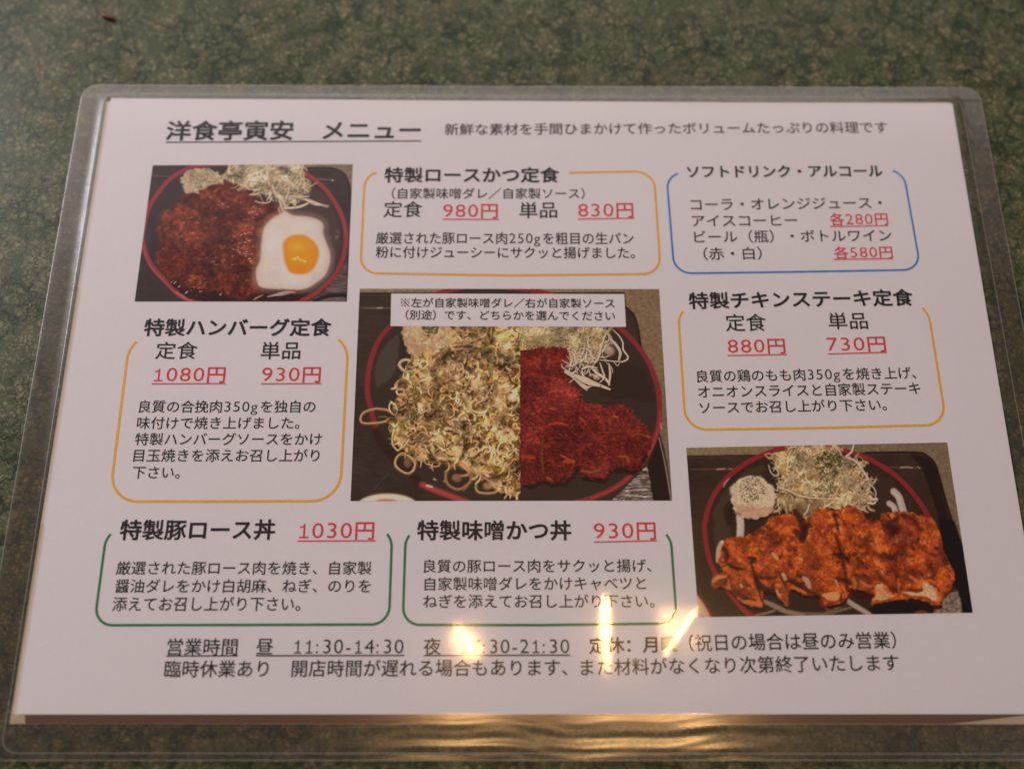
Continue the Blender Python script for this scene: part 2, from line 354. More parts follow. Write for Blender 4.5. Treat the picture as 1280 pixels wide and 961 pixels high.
class Picture:
    """A colour raster of one printed picture; the coordinates are those of the menu's layout grid."""
    def __init__(self, quad, w, h, seed):
        self.w, self.h = w, h
        self.rng = np.random.default_rng(seed); self.r = random.Random(seed)
        A = []
        for (x, y), (u, v) in zip(quad, ((0, 0), (w, 0), (w, h), (0, h))):
            A += [[x, y, 1, 0, 0, 0, -u*x, -u*y, -u], [0, 0, 0, x, y, 1, -v*x, -v*y, -v]]
        self.M = np.linalg.svd(np.array(A, float))[2][-1].reshape(3, 3)
        self.s = w / (quad[1][0]-quad[0][0])
        self.a = np.zeros((h, w, 3), np.float32)
        self.o = (0, 0, 1.0)
    def org(self, x, y, s): self.o = (x, y, s)
    def T(self, pts):
        p = np.array(pts, float).reshape(-1, 2)/self.o[2] + np.array(self.o[:2])
        q = np.c_[p, np.ones(len(p))] @ self.M.T
        return q[:, :2]/q[:, 2:3]
    def L(self, d): return d/self.o[2]*self.s            # a length
    def noise(self, cell, octaves=3, rough=0.5, ax=1.0, ay=1.0):
        out = np.zeros((self.h, self.w), np.float32); amp = 1.0; tot = 0
        for k in range(octaves):
            cx, cy = max(1.2, cell*ax), max(1.2, cell*ay)
            gx, gy = int(self.w/cx)+3, int(self.h/cy)+3
            g = self.rng.random((gy, gx)).astype(np.float32)
            xs = np.arange(self.w)/cx + self.rng.random(); ys = np.arange(self.h)/cy + self.rng.random()
            xi = np.minimum(xs.astype(int), gx-2); yi = np.minimum(ys.astype(int), gy-2)
            fx = xs-xi; fy = ys-yi; fx = fx*fx*(3-2*fx); fy = fy*fy*(3-2*fy)
            a = g[yi][:, xi]; b = g[yi][:, xi+1]; c = g[yi+1][:, xi]; d = g[yi+1][:, xi+1]
            out += amp*((a*(1-fx)+b*fx)*(1-fy[:, None]) + (c*(1-fx)+d*fx)*fy[:, None])
            tot += amp; amp *= rough; cell /= 2
        return np.clip((out/tot-0.5)*1.6+0.5, 0, 1)
    def box(self, x0, y0, x1, y1):
        x0, y0, x1, y1 = int(max(0, x0)), int(max(0, y0)), int(min(self.w, x1+2)), int(min(self.h, y1+2))
        if x1 <= x0 or y1 <= y0: return None
        yy, xx = np.mgrid[y0:y1, x0:x1]
        return (slice(y0, y1), slice(x0, x1)), xx.astype(np.float32)+0.5, yy.astype(np.float32)+0.5
    def blend(self, sl, m, col):
        m = m[..., None]; self.a[sl] = self.a[sl]*(1-m) + np.asarray(col, np.float32)*m
    def mask(self, pts, rag=0.0, cell=12, soft=1.5):
        q = self.T(pts); m = np.zeros((self.h, self.w), np.float32)
        b = self.box(q[:, 0].min()-rag-6, q[:, 1].min()-rag-6, q[:, 0].max()+rag+6, q[:, 1].max()+rag+6)
        if b is None: return m
        sl, xx, yy = b
        if rag:
            xx = xx + (self.noise(cell, 3)[sl]-0.5)*2*rag; yy = yy + (self.noise(cell, 3)[sl]-0.5)*2*rag
        ins = np.zeros(xx.shape, bool); n = len(q)
        for i in range(n):
            (x1, y1), (x2, y2) = q[i], q[(i+1) % n]
            if y1 == y2: continue
            c = ((yy < y1) != (yy < y2)) & (xx < (x2-x1)*(yy-y1)/(y2-y1)+x1)
            ins ^= c
        v = ins.astype(np.float32)
        for _ in range(int(soft*2)):
            e = np.pad(v, 1, mode='edge'); v = (v + e[2:, 1:-1] + e[:-2, 1:-1] + e[1:-1, 2:] + e[1:-1, :-2])/5
        m[sl] = v
        return m
    def fill(self, pts, col, rag=0.0, cell=12, soft=1.0, tex=0.0, tcell=8, alpha=1.0):
        m = self.mask(pts, rag, cell, soft)*alpha
        c = np.asarray(col, np.float32)[None, None]*np.ones((self.h, self.w, 1), np.float32)
        if tex: c = c*(1+tex*(self.noise(tcell, 3)-0.5)[..., None]*2)
        self.a = self.a*(1-m[..., None]) + c*m[..., None]
        return m
    @staticmethod
    def spline(p, k=6):
        p = np.asarray(p, float)
        if len(p) < 3: return p
        P = np.vstack([2*p[0]-p[1], p, 2*p[-1]-p[-2]]); out = []
        for i in range(1, len(P)-2):
            for t in np.arange(k)/k:
                a, b, c, d = P[i-1], P[i], P[i+1], P[i+2]
                out.append(0.5*((2*b)+(c-a)*t+(2*a-5*b+4*c-d)*t*t+(3*b-a-3*c+d)*t**3))
        out.append(P[-2]); return np.array(out)
    def stroke(self, pts, w, col, a=1.0, soft=1.0, taper=0.0, raw=False, k=5):
        q = pts if raw else self.T(pts)
        q = self.spline(q, k); hw = w/2 if raw else self.L(w)/2
        b = self.box(q[:, 0].min()-hw-2, q[:, 1].min()-hw-2, q[:, 0].max()+hw+2, q[:, 1].max()+hw+2)
        if b is None: return
        sl, xx, yy = b; best = np.full(xx.shape, 1e9, np.float32); n = len(q)-1
        for i in range(n):
            ax, ay = q[i]; dx, dy = q[i+1]-q[i]; L2 = dx*dx+dy*dy+1e-9
            t = np.clip(((xx-ax)*dx+(yy-ay)*dy)/L2, 0, 1)
            d = np.hypot(xx-ax-t*dx, yy-ay-t*dy)
            if taper: d = d + hw*taper*abs(2*(i+0.5)/n-1)**2
            best = np.minimum(best, d)
        m = np.clip((hw-best)/soft+0.5, 0, 1)*a
        self.blend(sl, m, col)
    def dab(self, x, y, rx, ry, rot, c0, c1, a=1.0, soft=0.25, lx=-0.3, ly=-0.4, raw=True):
        """A small shaded lump: c0 where it faces up, c1 at its lower rim."""
        b = self.box(x-max(rx, ry)-2, y-max(rx, ry)-2, x+max(rx, ry)+2, y+max(rx, ry)+2)
        if b is None: return
        sl, xx, yy = b; ca, sa = math.cos(rot), math.sin(rot)
        u = ((xx-x)*ca+(yy-y)*sa)/rx; v = (-(xx-x)*sa+(yy-y)*ca)/ry
        rr = np.sqrt(u*u+v*v); m = np.clip((1-rr)/soft, 0, 1)*a
        t = np.clip(np.sqrt(((xx-x)/rx-lx)**2+((yy-y)/ry-ly)**2)/1.3, 0, 1)[..., None]
        col = np.asarray(c0)*(1-t)+np.asarray(c1)*t
        self.a[sl] = self.a[sl]*(1-m[..., None])+col*m[..., None]
    def inside(self, m, n):
        ys, xs = np.nonzero(m > 0.5)
        if len(ys) == 0: return []
        i = self.rng.integers(0, len(ys), n)
        return list(zip(xs[i].astype(float), ys[i].astype(float)))
    def jit(self, c, v):
        k = 1+self.r.uniform(-v, v); return tuple(min(255, max(0, x*k+self.r.uniform(-v, v)*18)) for x in c)
    def strands(self, m, n, cols, lmin, lmax, w0, w1, shadow=(96, 78, 52), curl=0.9, a=0.95, ang=None):
        s = self.s
        for x, y in self.inside(m, n):
            L = self.r.uniform(lmin, lmax)*s; t = self.r.uniform(0, 6.28) if ang is None else self.r.gauss(*ang)
            k = self.r.uniform(-curl, curl); p = []
            for i in range(4):
                p.append((x, y)); x += math.cos(t)*L/3; y += math.sin(t)*L/3; t += k+self.r.uniform(-0.3, 0.3)
            w = self.r.uniform(w0, w1)*s; p = np.array(p)
            c = self.r.choice(cols)
            if shadow: self.stroke(p+np.array([0.35*w, 0.6*w]), w*1.25, shadow, a*0.55, 1.6, 0.5, True, 3)
            self.stroke(p, w, self.jit(c, 0.10), a, 1.0, 0.5, True, 3)
    def specks(self, m, n, cols, r0, r1, a=0.9):
        for x, y in self.inside(m, n):
            r = self.r.uniform(r0, r1)*self.s; self.dab(x, y, r, r*self.r.uniform(0.4, 0.9), self.r.uniform(0, 3), *([self.r.choice(cols)]*2), a)
    def lumps(self, m, n, cols, dark, r0, r1, a=0.9):
        for x, y in self.inside(m, n):
            r = self.r.uniform(r0, r1)*self.s; c = self.jit(self.r.choice(cols), 0.16)
            self.dab(x, y, r, r*self.r.uniform(0.6, 1), self.r.uniform(0, 3), c, tuple(0.45*p+0.55*q for p, q in zip(c, dark)), a, 0.45)
    def rings(self, m, n, cols, r0, r1, w0, w1, fillc=None):
        for x, y in self.inside(m, n):
            self.ring(x, y, self.r.uniform(r0, r1)*self.s, self.r.uniform(0.45, 0.95), self.r.uniform(0, 3.1), self.r.uniform(w0, w1)*self.s, self.jit(self.r.choice(cols), 0.10), fillc if fillc and self.r.random() < 0.4 else None)
    def ring(self, x, y, r, ratio, rot, w, col, fillc=None, arc=6.28, whole=False):
        p = []; ca, sa = math.cos(rot), math.sin(rot); t0 = self.r.uniform(0, 6.28)
        for i in range(9):
            t = t0+i*arc/8; rr = r*(1+self.r.uniform(-0.16, 0.16)); u, v = rr*math.cos(t), rr*ratio*math.sin(t)
            p.append((x+u*ca-v*sa, y+u*sa+v*ca))
        if fillc: self.dab(x, y, r*0.9, r*0.9*ratio, rot, fillc, tuple(c*0.8 for c in fillc), 0.8)
        p[-1] = p[0] if arc > 6 else p[-1]
        if not whole and self.r.random() < 0.45: p = p[self.r.randint(0, 2):self.r.randint(6, 9)]
        p = np.array(p)
        self.stroke(p+np.array([0.3*w, 0.6*w]), w*1.35, (82, 66, 38), 0.55, 1.6, 0, True, 3)
        self.stroke(p, w, col, 0.97, 1.0, 0, True, 3)
        self.stroke(p+np.array([-0.15*w, -0.2*w]), w*0.35, tuple(min(255, c*1.12+8) for c in col), 0.6, 1.0, 0, True, 3)
    def grain(self, amt):
        g = self.noise(2.4, 2)-0.5; self.a *= (1+amt*g[..., None]*2)
        self.a += (self.rng.random(self.a.shape).astype(np.float32)-0.5)*amt*36
    def marble(self, m, base, dark, cell=7):
        n1 = self.noise(cell*self.s/2.5, 4, 0.65); n2 = self.noise(cell*self.s/2.5, 3)
        v = np.clip((0.09-abs(n1-0.5))*12, 0, 1)*np.clip((n2-0.3)*3, 0, 1)
        c = np.asarray(base)[None, None]*(0.86+0.28*n2[..., None]); c = c*(1-0.6*v[..., None])+np.asarray(dark)*0.6*v[..., None]
        self.a = self.a*(1-m[..., None])+c*m[..., None]
    def shade(self, m, cell, lo, hi, rough=0.55, gam=1.0, tint=(1, 0.85, 0.4)):
        n = self.noise(cell*self.s, 4, rough)**gam; k = (lo+(hi-lo)*n)[..., None]*m[..., None]+(1-m[..., None])
        self.a *= k; d = np.clip(k-1, 0, None); self.a += d*np.array(tint)*18
    def blur(self, n=1):
        for _ in range(n):
            e = np.pad(self.a, ((1, 1), (1, 1), (0, 0)), mode='edge'); self.a = (2*self.a + e[2:, 1:-1] + e[:-2, 1:-1] + e[1:-1, 2:] + e[1:-1, :-2])/6
    def image(self, name):
        c = np.clip(self.a, 0, 255)/255.0
        l = np.where(c <= 0.04045, c/12.92, ((c+0.055)/1.055)**2.4)
        l = np.clip((l-VEIL)/(PAPER_OBS-VEIL)*0.80*np.array((0.93, 0.86, 0.83)), 0.002, 0.85)
        im = bpy.data.images.new(name, self.w, self.h, float_buffer=True)
        im.colorspace_settings.name = 'Linear Rec.709'
        buf = np.ones((self.h, self.w, 4), np.float32); buf[..., :3] = l[::-1]
        im.pixels.foreach_set(buf.ravel()); im.update(); im.pack()
        return im

def hamburg_picture():
    P = Picture([(191, 206.9), (441, 205.6), (433.5, 377), (168.4, 377)], 800, 590, 3); P.org(165, 200, 4.5714)
    P.a[:] = (62, 52, 49); P.a *= (0.94+0.12*P.noise(60, 3)[..., None])
    P.a *= (0.95+0.1*P.noise(4, 2, ax=6)[..., None])
    P.marble(P.mask([(965, 10), (1300, 10), (1300, 300), (1254, 230), (1240, 130), (1205, 75), (1150, 48), (965, 42)]), (128, 110, 90), (82, 74, 56))
    P.stroke([(975, 48), (1130, 46), (1200, 70), (1235, 120), (1250, 210), (1245, 400), (1232, 800)], 10, (36, 30, 29), 0.8, 3)
    P.stroke([(60, 88), (110, 90), (160, 92), (235, 95)], 4, (140, 100, 100), 0.8, 2, 0.3)
    P.stroke([(1000, 100), (1040, 108), (1090, 110), (1150, 117)], 4, (175, 140, 130), 0.8, 2, 0.5)
    P.dab(*P.T([(1146, 117)])[0], 5, 4, 0, (215, 190, 180), (215, 190, 180), 0.8)
    P.stroke([(975, 56), (1060, 55), (1140, 58)], 3, (120, 90, 88), 0.5, 2)
    # brushed tray, lower right
    m = P.mask([(1230, 560), (1228, 830), (980, 830), (1100, 750), (1190, 640)]); st = P.noise(2.4, 3, 0.6, ax=14)
    P.a = P.a*(1-m[..., None])+(np.array((88, 76, 72))*(0.6+0.8*st[..., None]))*m[..., None]
    P.stroke([(1240, 560), (1236, 700), (1228, 810)], 14, (44, 36, 34), 0.9, 3)
    P.stroke([(1040, 808), (1110, 780), (1190, 772), (1230, 775)], 22, (40, 30, 30), 0.9, 4)
    rim = [(560, 24), (370, 35), (230, 100), (140, 200), (90, 290), (66, 400), (63, 480), (110, 600), (200, 700), (270, 770), (360, 815), (480, 850), (700, 870), (850, 850), (950, 812), (1050, 760), (1150, 670), (1205, 560), (1222, 430), (1190, 300), (1100, 165), (990, 80), (880, 40), (720, 20)]
    P.fill(rim, (60, 50, 50), soft=1.5)
    m = P.mask([(1000, 110), (1130, 230), (1195, 400), (1180, 600), (1100, 690), (1130, 500), (1090, 330), (900, 290)], 4, 20, 8)
    P.blend((slice(0, P.h), slice(0, P.w)), m*0.75, (78, 60, 54))
    P.blend((slice(0, P.h), slice(0, P.w)), P.mask([(100, 330), (180, 250), (160, 420), (150, 600), (110, 560)], 4, 20, 7)*0.6, (46, 42, 44))
    P.stroke(rim+[rim[0]], 26, (138, 56, 58), 1, 2)
    P.stroke([(1225, 430), (1196, 300), (1104, 160), (990, 74)], 5, (168, 86, 84), 0.5, 3)
    P.stroke([(60, 480), (104, 604), (194, 706), (270, 778), (360, 822)], 8, (170, 92, 90), 0.55, 3)
    P.stroke([(250, 755), (300, 785), (345, 806)], 10, (196, 130, 122), 0.6, 4, 0.6)
    # sauce pool
    P.fill([(160, 620), (230, 660), (420, 720), (700, 715), (980, 735), (1010, 760), (950, 800), (800, 830), (500, 835), (320, 790), (210, 700)], (52, 30, 30), 5, 20, 3, 0.2)
    for p, w in (([(690, 800), (715, 785), (745, 772)], 9), ([(770, 782), (820, 770), (880, 755), (930, 757)], 14), ([(800, 775), (850, 772), (900, 762)], 7)):
        P.stroke(p, w, (190, 165, 165), 0.85, 2.5, 0.7)
    for x, y in ((265, 725), (305, 760), (500, 770), (222, 700), (240, 704)): P.stroke([(x, y), (x+9, y-8)], 7, (205, 195, 195), 0.9, 2)
    # patty
    body = [(300, 190), (400, 165), (480, 135), (560, 128), (640, 150), (700, 190), (800, 250), (850, 290), (790, 340), (760, 420), (745, 520), (715, 590), (712, 690), (720, 745), (640, 775), (560, 780), (480, 745), (400, 745), (330, 735), (305, 690), (200, 660), (160, 600), (150, 540), (165, 480), (150, 400), (180, 310), (240, 260), (300, 240)]
    P.fill(body, (84, 38, 30), 7, 14, 1.5, 0.25, 10)
    m = P.mask(body, 5, 14)
    cols = [(118, 52, 34), (104, 44, 34), (134, 62, 36), (92, 40, 34), (126, 54, 38), (150, 80, 44)]
    P.lumps(m, 230, cols, (48, 24, 24), 7, 13, 0.75)
    P.lumps(m, 900, cols, (50, 24, 22), 2.5, 6, 0.8)
    for x, y, r in ((170, 330, 1), (220, 540, 1), (380, 690, 1), (540, 370, 1), (460, 200, .8), (590, 690, .8), (690, 290, .8)):
        X, Y = P.T([(x, y)])[0]; P.dab(X, Y, P.L(70*r), P.L(55*r), 0.3, (140, 66, 40), (96, 42, 34), 0.4, 0.8)
    for q in ([(330, 350), (480, 300), (560, 330), (640, 290)], [(440, 430), (560, 470), (640, 440), (730, 470)], [(330, 540), (450, 560), (560, 640), (700, 600)], [(280, 430), (300, 520), (380, 580)], [(600, 330), (720, 330), (800, 300)], [(440, 600), (470, 680), (430, 740)], [(330, 260), (420, 270), (520, 230)], [(690, 180), (730, 215), (800, 265)]):
        P.stroke(q, 34, (52, 26, 28), 0.55, 14, 0.5)
    P.lumps(m, 700, cols, (54, 26, 24), 1.2, 3, 0.65)
    X0, Y0 = P.T([(380, 690)])[0]
    for k in range(60): P.dab(X0+P.r.gauss(0, 26), Y0+P.r.gauss(0, 18), P.r.uniform(4, 9), P.r.uniform(3, 7), P.r.random()*3, P.jit((172, 92, 56), .12), (120, 54, 36), 0.6, 0.6)
    P.specks(m, 160, [(190, 120, 90), (170, 96, 70), (160, 84, 60)], 0.3, 0.8, 0.75)
    for cx, cy, n, sd in ((690, 300, 14, 22), (650, 440, 20, 45), (600, 490, 22, 40), (640, 570, 20, 35), (470, 575, 14, 26), (540, 270, 8, 28), (380, 400, 8, 60), (390, 700, 8, 30), (460, 220, 8, 60)):
        for k in range(n):
            x, y = cx+P.r.gauss(0, sd), cy+P.r.gauss(0, sd*0.7); l = P.r.uniform(3, 13)
            P.stroke([(x, y), (x+l, y+P.r.uniform(-6, 3))], P.r.uniform(2, 5), P.r.choice([(228, 196, 188), (200, 150, 140), (214, 176, 168)]), 0.85, 1.2)
    P.shade(m, 26, 0.72, 1.32); P.shade(m, 8, 0.8, 1.25); P.shade(m, 3, 0.75, 1.2); P.blend((slice(0, P.h), slice(0, P.w)), m*0.12, (96, 60, 40)); P.blend((slice(0, P.h), slice(0, P.w)), m*0.12, (70, 20, 24))
    # potato salad
    sal = [(278, 98), (320, 70), (360, 52), (430, 50), (490, 80), (520, 130), (460, 140), (400, 165), (370, 190), (300, 185), (288, 140)]
    P.fill(sal, (176, 158, 122), 5, 10, 1.2, 0.15, 8); m = P.mask(sal, 3, 10)
    P.lumps(m, 150, [(196, 182, 148), (188, 170, 134), (200, 186, 156), (190, 160, 130)], (128, 104, 74), 1.5, 4, 0.8)
    P.specks(P.mask([(330, 60), (460, 60), (440, 140), (360, 170), (330, 120)], 4, 10), 130, [(66, 66, 40), (84, 84, 46), (54, 50, 36)], 0.5, 1.2, 0.8)
    P.specks(m, 40, [(90, 70, 50)], 0.4, 0.8, 0.7)
    # shredded cabbage
    cab = [(500, 95), (560, 60), (590, 20), (970, 20), (985, 90), (985, 150), (1010, 195), (960, 215), (900, 250), (860, 285), (835, 230), (800, 200), (740, 195), (690, 175), (640, 140), (560, 130)]
    P.fill(cab, (150, 132, 100), 6, 14, 1.2, 0.2, 8); m = P.mask(cab, 3, 10)
    P.strands(m, 130, [(186, 168, 126), (170, 150, 104)], 6, 16, 1.6, 3.0, (96, 82, 58))
    P.strands(m, 230, [(206, 190, 156), (214, 200, 172), (196, 178, 136), (202, 180, 150)], 8, 20, 0.8, 1.8, (110, 92, 66))
    P.shade(m, 14, 0.72, 1.25); P.shade(m, 5, 0.85, 1.15); P.specks(m, 60, [(100, 84, 50), (84, 72, 50)], 0.4, 0.9, 0.6)
    P.specks(P.mask([(830, 40), (910, 35), (905, 90), (850, 85)], 4, 8), 90, [(56, 58, 44), (70, 72, 48)], 0.6, 1.4, 0.7)
    P.stroke([(550, 95), (590, 90), (620, 100)], 18, (84, 82, 52), 0.8, 4)
    for q, w in (([(700, 235), (740, 245), (780, 240), (803, 210)], 8), ([(800, 150), (820, 200), (860, 235), (880, 280)], 11), ([(860, 275), (920, 272), (970, 262), (1020, 238)], 15), ([(930, 215), (1000, 228), (1060, 250), (1115, 268)], 16), ([(900, 205), (960, 212), (1010, 208)], 10), ([(930, 220), (935, 240), (928, 262)], 8), ([(1000, 235), (1040, 255), (1090, 258), (1125, 262)], 6), ([(840, 230), (850, 260), (855, 290)], 10), ([(900, 130), (890, 190), (872, 240)], 8), ([(990, 130), (980, 160), (1010, 185)], 9)):
        P.stroke(np.array(q)+(2, 5), w*1.2, (60, 44, 40), 0.6, 2, 0.4); P.stroke(q, w, P.jit((206, 182, 160), 0.05), 0.97, 1.2, 0.4)
    # fried egg
    egg = Picture.spline([(870, 288), (920, 315), (980, 320), (1050, 335), (1090, 365), (1090, 415), (1105, 460), (1128, 520), (1130, 580), (1105, 655), (1040, 710), (970, 740), (860, 738), (745, 730), (712, 700), (705, 630), (728, 570), (736, 480), (750, 390), (795, 335), (845, 305), (870, 288)], 5)
    P.fill(egg+np.array((-3, 6)), (50, 28, 26), 0, soft=3)
    P.fill(egg, (204, 192, 180), 0, soft=1.5); m = P.mask(egg)
    n = P.noise(90, 3)[..., None]; P.a = P.a*(1-m[..., None])+(P.a*(0.965+0.07*n))*m[..., None]
    P.stroke(egg, 44, (178, 158, 142), 0.45, 26); P.stroke(egg, 8, (170, 128, 98), 0.55, 5)
    for x, y in P.inside(m, 90): P.dab(x, y, P.r.uniform(3, 9), P.r.uniform(3, 9), 0, (216, 206, 196), (196, 182, 168), 0.35, 0.8)
    for x, y, rx, ry in ((935, 400, 60, 36), (830, 350, 36, 26), (760, 600, 30, 60)): P.dab(*P.T([(x, y)])[0], P.L(rx), P.L(ry), 0, (222, 196, 150), (208, 194, 178), 0.55, 0.9, 0, 0)
    P.dab(*P.T([(800, 470)])[0], P.L(70), P.L(120), 0.2, (214, 206, 198), (206, 196, 186), 0.4, 0.9, 0, 0)
    P.dab(*P.T([(1060, 440)])[0], P.L(40), P.L(60), 0.2, (190, 178, 168), (204, 192, 182), 0.5, 0.9, 0, 0)
    yolk = Picture.spline([(945, 430), (985, 434), (1030, 465), (1058, 505), (1060, 550), (1035, 612), (1000, 640), (955, 648), (905, 637), (880, 590), (868, 530), (868, 475), (900, 440), (945, 430)], 5)
    P.fill(yolk, (220, 140, 36), 0, soft=2.5); m = P.mask(yolk, 0, soft=4)
    for x, y, rx, ry, c, a in ((950, 490, 75, 50, (230, 156, 46), .8), (960, 620, 70, 34, (214, 112, 26), .8), (905, 580, 30, 50, (222, 130, 30), .6), (1030, 540, 26, 50, (214, 124, 28), .6)):
        P.dab(*P.T([(x, y)])[0], P.L(rx), P.L(ry), 0, c, c, a*0.7, 0.9)
    P.stroke(yolk, 16, (206, 112, 22), 0.5, 12); P.dab(*P.T([(940, 500)])[0], P.L(60), P.L(48), 0.3, (240, 178, 66), (226, 150, 44), 0.6, 0.95, 0, 0)
    P.stroke([(915, 565), (940, 558), (965, 572), (990, 578)], 12, (236, 190, 90), 0.8, 5)
    for x, y in ((928, 566), (985, 580), (942, 552)): P.stroke([(x, y), (x+6, y+2)], 6, (246, 224, 170), 0.8, 2)
    for k in range(14):
        x, y = 1155+P.r.gauss(0, 14), 440+P.r.gauss(0, 14); P.stroke([(x, y), (x+8, y-8)], 3, (140, 140, 150), 0.6, 2)
    P.a[:, :, 1] *= 0.975; P.blur(2); P.grain(0.03)
    return P

def cutlet_picture():
    P = Picture([(449.7, 361), (823.8, 361.5), (840, 625.5), (438.2, 626)], 1180, 838, 5)
    S = 6.0952
    A = lambda: P.org(435, 355, S); B = lambda: P.org(635, 355, S); C = lambda: P.org(435, 490, S); D = lambda: P.org(635, 490, S)
    A(); full = (slice(0, P.h), slice(0, P.w))
    P.a[:] = (60, 48, 42); P.a *= (0.92+0.16*P.noise(70, 3)[..., None]); P.a *= (0.94+0.12*P.noise(3.5, 2, ax=8)[..., None])
    P.marble(P.mask([(60, 20), (2500, 20), (2500, 62), (60, 66)]), (136, 114, 88), (84, 68, 46))
    P.stroke([(60, 72), (300, 72), (700, 74)], 8, (34, 26, 24), 0.9, 3); P.stroke([(85, 84), (330, 86)], 4, (120, 88, 84), 0.6, 2)
    P.stroke([(95, 183), (180, 184), (240, 183), (340, 184)], 7, (170, 120, 110), 0.8, 3, 0.4); P.stroke([(225, 184), (260, 183)], 8, (230, 190, 180), 0.9, 2)
    B()
    P.marble(P.mask([(840, 20), (1400, 20), (1400, 900), (1030, 900), (1015, 470), (995, 350), (960, 230), (900, 170), (890, 60)]), (128, 104, 78), (80, 68, 50))
    P.stroke([(890, 170), (958, 235), (990, 330), (1012, 470), (1080, 900)], 14, (36, 28, 24), 0.8, 4)
    D()
    P.marble(P.mask([(1030, -100), (1400, -100), (1400, 900), (1255, 900), (1160, 330), (1130, 100)]), (118, 98, 80), (84, 72, 58))
    # tray rim, lower right, and the brushed paper mat
    P.fill([(1150, 340), (1185, 430), (1250, 860), (1100, 860), (1060, 560)], (44, 32, 26), soft=1.5)
    P.stroke([(1150, 350), (1190, 520), (1245, 840)], 8, (176, 160, 150), 0.75, 3); P.stroke([(1165, 350), (1205, 520), (1256, 840)], 6, (50, 40, 36), 0.9, 3)
    m = P.mask([(1060, 560), (1085, 690), (1112, 850), (760, 850), (880, 740), (960, 660)], 2, 5)
    st = P.noise(3.5, 4, 0.7, ax=9); st = np.clip((st-0.35)*2.0, 0, 1)
    P.a = P.a*(1-m[..., None])+(np.array((70, 56, 48))*(1-st[..., None])+np.array((190, 178, 168))*st[..., None])*m[..., None]
    # plate
    A(); L = [(470, 180), (345, 300), (240, 420), (185, 560), (155, 700), (150, 830)]
    rimp = []
    def add(pts):
        for x, y in pts: rimp.append((P.o[0]+x/P.o[2], P.o[1]+y/P.o[2]))
    add([(900, 20), (700, 70), (520, 150), (345, 300), (240, 420), (180, 560), (152, 700), (148, 830)])
    C(); add([(165, 90), (195, 210), (240, 330), (330, 480), (440, 610), (560, 700), (650, 745), (800, 800), (930, 850), (1150, 900)])
    D(); add([(100, 900), (400, 870), (550, 832), (640, 805), (800, 735), (930, 640), (1030, 530), (1100, 400), (1145, 260), (1155, 150), (1150, 0)])
    B(); add([(1148, 830), (1115, 700), (1050, 560), (950, 430), (850, 335), (700, 240), (500, 140), (250, 60), (0, 30)])
    P.org(0, 0, 1)
    P.fill(rimp, (60, 47, 41), soft=1.5); P.a *= 1
    A(); P.blend(full, P.mask([(270, 480), (370, 380), (420, 520), (330, 720), (220, 800), (200, 640)], 6, 30, 10)*0.55, (88, 78, 72))
    P.blend(full, P.mask([(390, 400), (430, 450), (430, 560), (370, 640)], 6, 30, 8)*0.6, (42, 34, 32))
    B(); P.blend(full, P.mask([(800, 560), (1040, 660), (1130, 900), (700, 860), (700, 700)], 6, 30, 10)*0.6, (52, 38, 34))
    P.org(0, 0, 1)
    P.stroke(rimp+[rimp[0]], 6.3, (130, 48, 50), 1, 2.2)
    C(); P.stroke([(215, 300), (270, 400), (400, 560), (540, 680)], 70, (48, 36, 30), 0.93, 14, 0.2); P.org(0, 0, 1)
    D(); P.stroke([(1160, 150), (1150, 260), (1105, 400), (1034, 530), (934, 640), (804, 735), (640, 808)], 14, (176, 74, 70), 0.55, 6)
    P.stroke([(1165, 240), (1168, 280)], 10, (210, 150, 130), 0.7, 3)
    C(); P.stroke([(560, 700), (650, 738), (800, 795), (930, 845)], 40, (196, 88, 80), 0.5, 12); P.stroke([(600, 712), (640, 722)], 14, (228, 200, 180), 0.9, 4)
    for x, y in ((630, 570), (660, 662), (740, 678)): P.stroke([(x-6, y), (x+8, y+6)], 14, (190, 165, 140), 0.85, 4)
    for k in range(260):
        x, y = P.r.uniform(20, 600), P.r.uniform(380, 800); P.stroke([(x, y), (x+P.r.uniform(20, 80), y+P.r.uniform(-6, 6))], 2, (84, 68, 58), 0.25, 2)
    P.stroke([(160, 780), (230, 700), (310, 620)], 4, (130, 96, 70), 0.35, 3)
    # small bowl, lower left
    bowl = [(300+240*math.cos(t*6.283/40), 880+106*math.sin(t*6.283/40)) for t in range(40)]
    P.fill(bowl, (214, 196, 176), soft=2); P.stroke(bowl+[bowl[0]], 10, (190, 160, 138), 0.6, 4)
    P.fill([(290+150*math.cos(t*6.283/40), 890+76*math.sin(t*6.283/40)) for t in range(40)], (186, 112, 74), soft=5)
    # cabbage under the sauce side
    B(); cab = [(90, 320), (745, 320), (740, 400), (725, 480), (700, 560), (640, 560), (560, 600), (500, 640), (470, 600), (450, 520), (400, 480), (260, 480), (170, 500), (90, 510)]
    P.fill(cab, (150, 126, 86), 5, 14, 1.2, 0.2, 9); m = P.mask(cab, 4, 10)
    P.strands(m, 160, [(172, 150, 98), (184, 158, 116), (150, 136, 84)], 8, 20, 2.0, 4.0, (98, 80, 50))
    P.strands(m, 340, [(206, 182, 140), (212, 188, 152), (196, 172, 122), (200, 170, 134)], 8, 22, 0.8, 1.9, (110, 88, 56))
    P.shade(m, 16, 0.7, 1.25); P.shade(m, 5, 0.82, 1.18); P.specks(m, 50, [(84, 70, 44), (70, 56, 40)], 0.4, 0.9, 0.7)
    P.blend(full, P.mask([(120, 400), (330, 380), (380, 470), (160, 490)], 6, 14, 6)*0.45, (112, 98, 62))
    # cutlet
    org = []
    def addk(o, pts):
        for x, y in pts: org.append((o[0]+x/S, o[1]+y/S))
    addk((635, 355), [(88, 510), (170, 500), (260, 482), (400, 482), (452, 498), (460, 590), (440, 680), (475, 760), (545, 810)])
